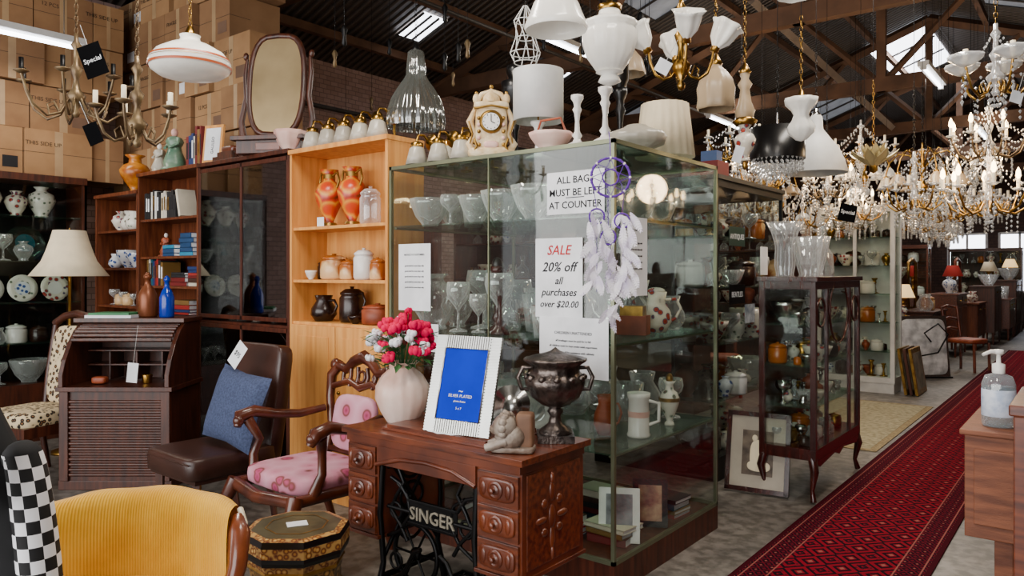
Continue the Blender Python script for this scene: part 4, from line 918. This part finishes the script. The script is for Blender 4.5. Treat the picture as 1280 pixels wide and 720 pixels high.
# ------------------------------------------------------------------ sewing table
b = B(); w = .99; dd = .46
b.box(-.02, w+.02, -.015, dd, .735, .76, W_red); b.box(.0, w, 0, dd-.02, .70, .735, W_redv)
b.box(.2, w-.22, .06, dd-.06, .76, .785, W_red); b.box(.18, w-.2, .05, dd-.05, .76, .77, W_redv)
for x0, wd in ((.0, .2), (w-.22, .22)):
    b.box(x0, x0+wd, .012, dd-.03, .30, .70, W_redv)
    for k in range(3):
        z0 = .31+.13*k
        b.box(x0+.01, x0+wd-.01, 0, .014, z0, z0+.12, W_red); b.rbox(x0+wd/2, -.002, z0+.06, wd*.8, .02, .09, W_redv, .5)
        b.lathe([(.035, 0), (.037, .006), (.025, .01), (.02, .006), (.008, .012), (.012, .03), (.001, .033)], W_redv, seg=16, M=T(x0+wd/2, -.01, z0+.06)@R(pi/2, 'X'))
        for sx in (-1, 1): b.ball(x0+wd/2+sx*.06, -.01, z0+.06, .014, .008, .03, W_redv, 8, 6)
    b.box(x0-.008, x0+wd+.008, 0, dd-.02, .29, .305, W_redv)
b.box(.2, w-.22, .0, .02, .62, .7, W_redv); b.tube([(.2, 0, .62), (.35, 0, .66), (.5, 0, .67), (.65, 0, .66), (.77, 0, .62)], .01, W_redv)
xe = w+.001
b.box(w, w+.004, .04, dd-.06, .33, .69, W_red)
for (y, z, ry, rz) in ((.2, .5, .022, .05), (.2, .6, .018, .04), (.2, .42, .016, .05), (.13, .5, .04, .014), (.27, .5, .04, .014), (.15, .56, .02, .02), (.25, .56, .02, .02), (.15, .45, .02, .018), (.25, .45, .02, .018), (.2, .65, .01, .025), (.2, .36, .008, .03)): b.ball(xe, y, z, .014, ry, rz, W_redv, 10, 8)
for xl in (.2, w-.24):
    for y in (.04, dd-.08):
        b.tube([(xl, y, .7), (xl, y-.02 if y < .2 else y+.02, .4), (xl, y, .18), (xl, y+(-.05 if y < .2 else .05), .0)], [.014, .013, .013, .018], Iron)
    b.tube([(xl, .04, .68), (xl, dd-.08, .2)], .01, Iron); b.tube([(xl, dd-.08, .68), (xl, .04, .2)], .01, Iron)
    b.tube([(xl, .04, .12), (xl, dd-.08, .12)], .014, Iron)
    for z in (.3, .44, .58): b.tube([(xl, .21+.07*cos(q), z+.06*sin(q)) for q in [2*pi*i/14 for i in range(14)]], .008, Iron, 6, closed=True)
for sx in (0, 1):
    X = lambda v: (.22+v) if sx == 0 else (w-.26-v)
    b.tube([(X(0), .05, .6), (X(.06), .05, .62), (X(.1), .05, .55), (X(.05), .05, .48), (X(.02), .05, .42), (X(.08), .05, .36), (X(.12), .05, .3)], .009, Iron)
    b.tube([(X(0), .05, .3), (X(.08), .05, .34), (X(.14), .05, .42), (X(.12), .05, .5), (X(.06), .05, .54)], .008, Iron)
    b.tube([(X(0), .05, .1), (X(.1), .05, .16), (X(.16), .05, .26), (X(.2), .05, .28)], .01, Iron)
    for cz in (.2, .42): b.tube([(X(.05)+.035*cos(q), .05, cz+.035*sin(q)) for q in [2*pi*i/12 for i in range(12)]], .007, Iron, 6, closed=True)
b.box(.35, .63, .04, .055, .475, .487, Iron); b.box(.35, .63, .04, .055, .38, .392, Iron)
b.box(.35, .63, .048, .055, .39, .48, Iron); b.tube([(.35, .05, .48), (.3, .05, .54), (.24, .05, .56)], .009, Iron); b.tube([(.63, .05, .48), (.68, .05, .54), (.74, .05, .56)], .009, Iron)
b.text('SINGER', .078, mt('worn_lettering', '#8f8878', .5), T(.49, .044, .404), depth=.003, off=.0005)
b.tube([(.22, .05, .43), (.36, .05, .43)], .01, Iron); b.tube([(.62, .05, .43), (.76, .05, .43)], .01, Iron)
b.tube([(.32+.13*cos(q), .12, .22+.13*sin(q)) for q in [2*pi*i/28 for i in range(28)]], .011, Iron, 8, closed=True)
for k in range(6): a = k*pi/3; b.tube([(.32, .12, .22), (.32+.13*cos(a), .12, .22+.13*sin(a))], .006, Iron, 5)
b.ball(.32, .12, .22, .03, .02, .03, Iron)
b.tube([(.2, .1, .1), (w-.24, .1, .1)], .012, Iron)
for k in range(8): b.box(.42+.035*k, .43+.035*k, .08, .34, .09, .1, Iron)
b.box(.4, .7, .08, .09, .085, .105, Iron); b.box(.4, .7, .33, .34, .085, .105, Iron); b.box(.4, .41, .08, .34, .085, .105, Iron); b.box(.69, .7, .08, .34, .085, .105, Iron)
b.done('treadle_sewing_table', (-2.69, 2.2, 0), 0, bevel=.002)
b = B(); b.lathe([(.001, 0), (.17, 0), (.172, .002), (.001, .003)], Paper, seg=64, rib=.03, n=16); b.done('lace_doily', (-2.17, 2.42, .786))
# silver frame
b = B(); b.M = R(-.26, 'X')
Sf = mt('frame_silver', '#b8b8b4', .3, 1); W0, H0, f = .33, .41, .055
b.box(-W0/2, W0/2, 0, .012, 0, H0, Sf)
for k in range(34):
    t = k/33
    for (xa, xb) in ((-W0/2, -W0/2+f), (W0/2-f, W0/2)):
        z = .004+t*(H0-.008); b.box(xa, xb, -.004, 0, z-.003, z+.003, Sf)
for k in range(20):
    t = k/19; x = -W0/2+f+t*(W0-2*f)
    b.box(x-.003, x+.003, -.004, 0, 0, f, Sf); b.box(x-.003, x+.003, -.004, 0, H0-f, H0, Sf)
b.box(-W0/2+f, W0/2-f, -.003, -.001, f, H0-f, Navy); b.tube([(-W0/2+f, -.004, f), (W0/2-f, -.004, f), (W0/2-f, -.004, H0-f), (-W0/2+f, -.004, H0-f)], .004, Sf, 6, closed=True)
b.text('SILVER PLATED', .018, Paper, T(0, -.004, .15)); b.text('photo frame', .012, Paper, T(0, -.004, .13)); b.text('5 x 7', .014, Paper, T(0, -.004, .1)); b.text('~', .04, Paper, T(0, -.004, .165))
b.M = Matrix(); b.tube([(0, .1, .3), (0, .17, .0)], .01, Black, 4)
b.done('silver_photo_frame', (-2.1, 2.28, .788), .12)
# vase with flowers
b = B(); b.lathe(ps([(.01, 0), (.55, 0), (.6, .03), (.8, .18), (1, .4), (.98, .6), (.75, .78), (.5, .88), (.48, .94), (.62, 1), (.56, 1), (.4, .9)], .125, .28), mt('blush_ceramic', '#d4aa98', .35, c2='#e6d0c4', sc=5), seg=64, rib=.012, n=16)
rd = random.Random(5)
def rose(b, p, r, m):
    x, y, z = p
    b.ball(x, y, z, r*.5, r*.5, r*.6, m, 8, 6)
    for k in range(6): a = k*1.05+rd.random()*.5; b.ball(x+r*.5*cos(a), y+r*.5*sin(a), z+r*.25*rd.uniform(-1, 1), r*.42, r*.42, r*.5, m, 8, 6)
WF = mt('white_petal', '#efecf2', .7)
for i in range(60):
    a = rd.uniform(0, 2*pi); q = rd.random()**.6; x = .18*q*cos(a); y = .15*q*sin(a); z = .34+.13*(1-q*q)+rd.uniform(-.05, .03)
    b.tube([(x*.1, y*.1, .22), (x, y, z)], .002, Green, 4)
    rose(b, (x, y, z), rd.uniform(.025, .038), WF if i % 3 == 0 else Pink)
for i in range(80):
    a = rd.uniform(0, 2*pi); q = rd.uniform(.5, 1.25); b.M = T(.16*q*cos(a), .14*q*sin(a), .3+rd.uniform(-.04, .12))@R(a)@R(rd.uniform(-.5, .5), 'Y'); b.add([(-.03, 0, 0), (0, .016, .004), (.045, 0, 0), (0, -.016, .004)], [(0, 1, 2, 3)], Green)
b.M = Matrix(); b.tube([(0, 0, .25), (.03, 0, .4), (.04, 0, .52)], .002, Green, 4); rose(b, (.04, 0, .52), .022, Pink)
b.done('flower_vase', (-2.56, 2.42, .761))
# pewter urn
b = B(); s_ = Pewter
b.bx(0, 0, 0, .15, .15, .03, s_); b.lathe([(.07, .03), (.07, .04), (.03, .07), (.022, .1), (.035, .12), (.025, .135)], s_, seg=24)
b.lathe([(.025, .135), (.06, .15), (.1, .18), (.122, .23), (.125, .255), (.105, .27), (.1, .29), (.1, .31), (.13, .33), (.128, .34), (.09, .32)], s_, seg=64, rib=.02, n=16)
b.lathe([(.128, .335), (.11, .345), (.05, .36), (.02, .37), (.001, .385)], s_, seg=48, rib=.02, n=12)
for sx in (-1, 1): b.tube([(sx*.1, 0, .21), (sx*.14, 0, .21), (sx*.155, 0, .26), (sx*.135, 0, .3), (sx*.1, 0, .3)], .009, s_)
for k in range(12): a = k*pi/6; b.ball(.118*cos(a), .118*sin(a), .262, .016, .016, .014, s_, 8, 6)
b.done('metal_urn', (-1.785, 2.55, .761), YAW)
# lion bookend
b = B(); Li = mt('weathered_bronze', '#a09488', .5, .2, c2='#6a5648', sc=12, bump=.4, bs=60)
b.rbox(0, .02, .012, .17, .1, .024, Li, .3); b.rbox(.045, .03, .08, .07, .08, .14, mt('stone_block', '#7c5a42', .6, c2='#5a3c28', sc=8), .3)
b.ball(-.01, 0, .06, .06, .05, .05, Li); b.ball(-.03, -.01, .1, .048, .05, .05, Li); b.ball(-.065, -.01, .09, .025, .022, .02, Li)
for k in range(12): a = k*pi/6; b.ball(-.02+.012*cos(a), -.01+.045*cos(a), .1+.045*sin(a), .018, .016, .016, Li, 8, 6)
for sy in (-1, 1): b.tube([(-.02, sy*.03, .05), (-.07, sy*.035, .03), (-.1, sy*.035, .02)], [.022, .018, .015], Li); b.ball(-.035, sy*.03, .145, .012, .01, .014, Li, 8, 6)
b.done('lion_bookend', (-1.79, 2.27, .761), .5)
b = B(); b.lathe([(.001, 0), (.07, .0), (.09, .012), (.001, .02)], Silver, M=T(0, 0, .09)@R(1.3, 'X')); b.box(-.04, .04, -.02, .03, 0, .01, W_red); b.done('silver_dish', (-2.02, 2.55, .786), .4)

# ------------------------------------------------------------------ curio cabinet
def tallglass(name, L, dp, z0, H, wood, shelves, legs=True, glass=Clear, mull=None, fw=.035, sidegl=True):
    b = B()
    b.box(0, L, 0, dp, z0, z0+.07, wood); b.box(-.015, L+.015, -.015, dp+.01, H-.03, H, wood); b.box(0, L, 0, dp, H-.08, H-.03, wood)
    for x in (0, L-fw):
        for y in (0, dp-fw): b.box(x, x+fw, y, y+fw, z0+.07, H-.08, wood)
    for x in (mull or []): b.box(x-fw*.4, x+fw*.4, 0, fw*.6, z0+.07, H-.08, wood)
    b.box(fw, L-fw, .012, .016, z0+.07, H-.08, glass); b.box(.012, .016, fw, dp-fw, z0+.07, H-.08, glass); b.box(L-.016, L-.012, fw, dp-fw, z0+.07, H-.08, glass)
    b.box(fw, L-fw, dp-.012, dp-.004, z0+.07, H-.08, wood if not sidegl else Mirror)
    for z in shelves: b.box(.016, L-.016, .02, dp-.014, z-.006, z, Shelf)
    if legs:
        for x, sx in ((.03, -1), (L-.03, 1)):
            for y, sy in ((.03, -1), (dp-.03, 1)): b.tube([(x, y, z0+.02), (x+sx*.02, y+sy*.02, z0*.75), (x, y, z0*.3), (x+sx*.02, y+sy*.015, .01)], [.03, .028, .014, .02], wood)
        b.prism([(0, z0), (L, z0), (L-.1, z0-.05), (L*.6, z0-.02), (L*.5, z0-.05), (L*.4, z0-.02), (.1, z0-.05)], 0, .02, wood)
    else: b.box(.01, L-.01, .01, dp, 0, z0, wood)
    return b
b = tallglass('', 1.09, .36, .27, 1.43, W_cherry, (.6, .86, 1.12), mull=(.27, .82), sidegl=False)
for cx in (.13, .545, .96): ring(b, .09 if cx != .545 else .22, .008, W_cherry, 1.2, 20, .005, cx)
b.done('curio_cabinet', (-1.416, 4.86, 0), pi/2, bevel=.002)
b = B()
TR = [(BOWL, .8, White, 0), (CNDL, .3, Silver, 0), (BOWL, .8, Silver, 0), (GOB, .35, Silver, 0), (JAR, .5, Brass, 0), (PIT, .5, Silver, 0)]
for i, z in enumerate((.341, .6, .86, 1.12)): fill(b, .06, 1.0, .12, z, CR+CH+TR*2, 60+i, (.05, .12), .01); fill(b, .06, 1.0, .25, z, CH+TR, 80+i, (.06, .16), .015)
b.done('silver_trinkets', (-1.416, 4.86, 0), pi/2)
b = B(); b.lathe(ps([(.01, 0), (.5, 0), (.45, .04), (.55, .2), (.5, .55), (.7, .8), (1, 1), (.95, 1), (.6, .78)], .12, .36), Cryst, seg=60, rib=.06, n=10); b.done('crystal_vase', (-1.66, 5.02, 1.431))
b = B(); b.lathe(ps([(.01, 0), (.6, 0), (.55, .05), (.7, .3), (.9, .75), (1, 1), (.94, 1), (.6, .3)], .13, .27), Cryst, seg=60, rib=.05, n=10); b.done('crystal_vase', (-1.58, 5.3, 1.431))
b = B(); piece(b, DEC, 0, 0, 0, .08, .4, Cryst, .03, 8, 24); b.done('crystal_decanter', (-1.6, 5.65, 1.431))
b = tallglass('', 1.35, 1.0, .1, 2.14, Iron, (.55, .95, 1.35, 1.72), legs=False, fw=.025)
b.done('tall_display_cabinet', (-2.1, 4.95, 0), pi/2)
b = B()
for i, z in enumerate((.171, .55, .95, 1.35, 1.72)):
    for y in (.1, .3): fill(b, .06, 1.28, y, z, CH+CR[:2], 90+i+int(y*50), (.1, .24), .02)
b.done('bric_a_brac', (-2.1, 4.95, 0), pi/2)
for (y, z, w_, h_, m_, tx) in ((.35, 1.72, .3, .14, mt('sign_green', '#1c3a30', .5), 'ANTIQUES'), (.35, 1.3, .3, .14, Iron, 'BEATLES'), (.9, 1.55, .16, .22, Paper, None), (.6, 1.15, .2, .14, mt('photo3', '#5a6a7a', .5, c2='#c9cdd2', sc=12), None), (1.0, .95, .2, .16, Smoke, None)):
    b = B(); b.box(-w_/2, w_/2, -.002, 0, -h_/2, h_/2, m_)
    if tx: b.text(tx, .055, Paper, T(0, -.003, -.02))
    b.done('small_sign', M=T(-2.1+.002, 4.95+y, z)@R(pi/2))
b = B(); b.box(-.14, .14, -.1, .1, 0, .12, BKC[0]); b.bx(.05, 0, .12, .12, .1, .08, mt('tin_blue', '#2a4a7c', .4)); b.done('tin_box', (-2.3, 5.2, 2.141))
# framed portrait on floor
b = B(); b.M = R(-.2, 'X'); W0, H0, f = .41, .52, .03
b.box(-W0/2, W0/2, .0, .02, 0, H0, W_cherry); b.box(-W0/2+f, W0/2-f, -.002, .0, f, H0-f, mt('photo_mat', '#b4aa9c', .8, spec=.1)); b.box(-.1, .1, -.004, -.002, .11, .4, mt('sepia', '#3a2c24', .6, c2='#7a6a5a', sc=10))
for x in (-W0/2, W0/2-f): b.box(x, x+f, -.012, 0, 0, H0, W_cherry)
b.box(-W0/2, W0/2, -.012, 0, 0, f, W_cherry); b.box(-W0/2, W0/2, -.012, 0, H0-f, H0, W_cherry)
b.rbox(0, -.005, .24, .1, .008, .2, Cream, .8); b.ball(-.02, -.006, .35, .018, .004, .022, Cream); b.ball(.03, -.006, .33, .018, .004, .022, Cream); b.rbox(.01, -.006, .17, .15, .006, .07, Cream, .8)
p0 = cam(1.6, 4.92, .012); b.done('framed_portrait', (p0.x, p0.y, .012), .12)
b = tallglass('', .9, .4, .12, 2.28, Lino, (.5, .85, 1.2, 1.55, 1.9), legs=False, mull=(.45,), sidegl=False, fw=.05); b.done('white_display_cabinet', (-2.87, 9.9, 0))
b = B()
for i, z in enumerate((.191, .5, .85, 1.2, 1.55, 1.9)):
    for y in (.13, .27): fill(b, .08, .82, y, z, CH+[(VASE, .4, Brass, 0), (CNDL, .3, Silver, 0), (JAR, .5, Stone, 0), (BOWL, .7, Terra, 0)], 120+i+int(y*90), (.08, .2), .02)
b.done('brass_ornaments', (-2.87, 9.9, 0))
for i in range(3):
    b = B(); b.M = R(-.15, 'X'); b.box(-.28, .28, 0, .03, 0, .55, Gold if i != 1 else W_dark); b.box(-.22, .22, -.003, 0, .06, .49, mt('old_print', '#8a8070', .7, c2='#4f4a3c', sc=6)); b.done('picture_frame', (-1.83+.06*i, 10.15, .012), pi/2)
b = B(); b.M = R(-.12, 'X'); b.box(-.36, .36, 0, .02, 0, .85, Silver); b.rbox(0, 0, .42, .66, .03, .78, mt('embossed_metal', '#f0f0f2', .4, .1, c2='#a0a1a4', sc=7, bump=.8, bs=14), .25)
b.M = Matrix(); b.tube([(-.3, -.12, 0), (-.2, -.1, .3), (.1, -.1, .35), (.25, -.1, .6), (.1, -.1, .75), (-.1, -.1, .62), (0, -.1, .5)], .012, Iron); b.tube([(-.3, -.12, .01), (.3, -.12, .01)], .012, Iron)
p0 = cam(5.75, 10.4); b.done('embossed_metal_panel', (p0.x, p0.y, .012), YAW+.1)
# ------------------------------------------------------------------ far furniture
def sideboard(name, x, y, w, d, h, m=W_cherry, rz=0, legs=True):
    b = B(); z0 = .25 if legs else .05
    b.box(0, w, 0, d, z0, h-.03, m); b.box(-.03, w+.03, -.03, d, h-.03, h, m)
    for i in range(2):
        b.box(w*i/2+.03, w*(i+1)/2-.03, -.008, 0, h-.2, h-.06, m); b.box(w*i/2+.03, w*(i+1)/2-.03, -.008, 0, z0+.04, h-.24, m); b.ball(w*(i+.5)/2, -.02, h-.13, .015, .015, .015, Brass)
    for xx in (.03, w-.03):
        for yy in (.03, d-.03): b.tube([(xx, yy, z0), (xx, yy, 0)], [.025, .015], m)
    b.done(name, (x, y, 0), rz, bevel=.004)
def clutter(name, x, y, z, w, rz, seed, h=(.12, .35), ks=None):
    b = B(); fill(b, 0, w, 0, 0, ks or CH+CR+[(CNDL, .2, Brass, 0), (CNDL, .2, Silver, 0), (AMPH, .35, Urnp, 0)], seed, h, .04); b.done(name, (x, y, z), rz)
def mirror(name, x, y, z, w, h, rz, fm=Gold):
    b = B(); b.box(-w/2, w/2, 0, .02, 0, h, Mirror); b.tube([(-w/2, 0, 0), (w/2, 0, 0), (w/2, 0, h), (0, 0, h*1.08), (-w/2, 0, h)], .03, fm, 6, closed=True); b.done(name, (x, y, z), rz)
RedS = mt('red_shade', '#9c2a24', .8, emit=.3); WarmS = mt('lit_shade', '#f0c888', .8, emit=1.6)
for i, (y, h, m) in enumerate(((11.9, .78, W_cherry), (13.4, .85, W_dark), (14.9, 1.1, W_red), (16.4, .9, W_brown), (17.9, 1.2, W_dark), (19.4, .9, W_red), (20.9, 1.3, W_dark))):
    rr = -2.25+.13*i if i < 5 else -1.6
    sideboard('wooden_sideboard', rr, y, 1.2, .45, h, m, rz=pi/2); clutter('bric_a_brac', rr-.15, y+.1, h+.001, .7, pi/2, 5+i, (.12, .3))
    if i % 2 == 0: lamp_top('table_lamp', (rr-.2, y+1.0, h+.001), .1, .3, .17, .09, .2, (WarmS, RedS, Cream)[i//2 % 3], Brass)
    else: mirror('gilt_mirror', rr-.4, y+.6, h+.035, .6, .75, pi/2, Gold if i % 4 == 1 else W_red)
sideboard('wooden_sideboard', -3.2, 12.2, .8, .4, .95, W_dark); clutter('bric_a_brac', -3.15, 12.4, .951, .7, 0, 6)
for i, (x, y, wv, rz) in enumerate(((-3.6, 15, 1.3, pi/2), (-3.2, 22.5, 1.6, 0), (-5.4, 14, 1.5, 0), (-1.5, 22.6, 1.2, 0), (-4.6, 19, 1.5, 0))):
    b = tallglass('', wv, .4, .12, 2.1, W_dark if i % 2 else W_red, (.55, .95, 1.35, 1.72), legs=False, mull=(wv/2,), sidegl=False); b.done('china_cabinet', (x, y, 0), rz)
    b = B()
    for k, z in enumerate((.55, .95, 1.35, 1.72)): fill(b, .06, wv-.06, .2, z, CH+CR, 200+i*5+k, (.1, .26), .03)
    b.done('china_crockery', (x, y, 0), rz)
def chair2(x, y, rz, m=W_redv):
    b = B(); b.rbox(0, 0, .45, .45, .43, .08, Terra, .4)
    for sx in (-1, 1): b.tube([(sx*.2, -.2, .42), (sx*.2, -.21, 0)], .02, m); b.tube([(sx*.19, .2, 0), (sx*.19, .2, .45), (sx*.2, .27, .95)], .02, m)
    for z in (.6, .75, .93): b.tube([(-.2, .22+(z-.45)*.13, z), (0, .24+(z-.45)*.13, z+.03), (.2, .22+(z-.45)*.13, z)], .02, m)
    b.done('wooden_dining_chair', (x, y, 0), rz)
chair2(-1.6, 13.0, 1.2); chair2(-3.6, 8.6, .5)
# ------------------------------------------------------------------ right hand foreground
b = B(); x0, y0 = -.41, 3.25
b.box(0, .8, 0, .75, .47, .85, W_box); b.box(-.015, .815, -.015, .765, .85, .87, W_box); b.box(.03, .38, -.008, 0, .52, .8, W_box); b.box(.42, .77, -.008, 0, .52, .8, W_box)
for x in (.12, .74):
    for y in (.08, .69): b.bx(x, y, 0, .06, .06, .47, W_box)
b.box(.1, .76, .06, .7, .1, .13, W_box)
b.done('wooden_counter', (x0, y0, 0), bevel=.004)
b = B(); b.lathe([(.001, 0), (.05, 0), (.056, .01), (.056, .16), (.045, .19), (.02, .2), (.018, .21)], Bottle, seg=28)
b.lathe([(.02, .2), (.022, .205), (.022, .235), (.008, .24), (.007, .275), (.001, .275)], White, seg=20); b.tube([(.012, 0, .28), (-.03, 0, .283), (-.06, 0, .27)], [.01, .008, .006], White, 8); b.lathe([(.001, .27), (.018, .275), (.018, .29), (.001, .292)], White, seg=16)
b.lathe([(.0562, .04), (.0568, .041), (.0568, .14), (.0562, .141)], mt('label_blue', '#a4b2ca', .5, c2='#d6dde8', sc=30), seg=28); b.lathe([(.001, .006), (.045, .006), (.05, .15), (.001, .15)], glassm('gel', '#dfe8ea', .1, .4, .5, '#d8e4ea'), seg=20)
p0 = cam(1.85, 2.85, .871); b.done('hand_sanitizer_bottle', (p0.x, p0.y, .871), YAW)
b = B(); b.box(0, .5, 0, .4, 0, 1.07, W_red); b.box(-.01, .51, -.01, .41, 1.07, 1.1, W_red)
for k in range(3): b.box(.04, .46, -.01, 0, .15+.31*k, .42+.31*k, W_redv); b.ball(.25, -.02, .29+.31*k, .015, .015, .015, Brass)
b.done('chest_of_drawers', (-.19, 2.4, 0), 0, bevel=.004)

# ------------------------------------------------------------------ light
wd = bpy.data.worlds.new('World'); bpy.context.scene.world = wd; wd.use_nodes = True
wd.node_tree.nodes['Background'].inputs[0].default_value = (.96, .97, 1, 1); wd.node_tree.nodes['Background'].inputs[1].default_value = 1.5
def area(name, loc, rot, sx, sy, e, c=(1, 1, 1)):
    l = bpy.data.lights.new(name, 'AREA'); l.shape = 'RECTANGLE'; l.size = sx; l.size_y = sy; l.energy = e; l.color = c
    o = bpy.data.objects.new(name, l); o.location = loc; o.rotation_euler = rot; SC.objects.link(o)
area('assumed_front_fill_light', (-2.5, -3.6, 2.1), (radians(88), 0, 0), 9, 3.4, 500, (1, .985, .96))  # fill lamp added behind the camera; daylight there is assumed, no shopfront modelled
area('skylight_daylight', (-3.1, 17, 5.9), (0, 0, 0), 1.0, 2.5, 160, (.94, .97, 1))

cd = bpy.data.cameras.new('camera'); co = bpy.data.objects.new('camera', cd); SC.objects.link(co)
co.location = (0, 0, EYE); co.rotation_euler = (pi/2, 0, YAW); cd.sensor_width = 36; cd.lens = 937/1280*36; cd.shift_y = -18/1280
cd.clip_start = .05; cd.clip_end = 100
bpy.context.scene.camera = co
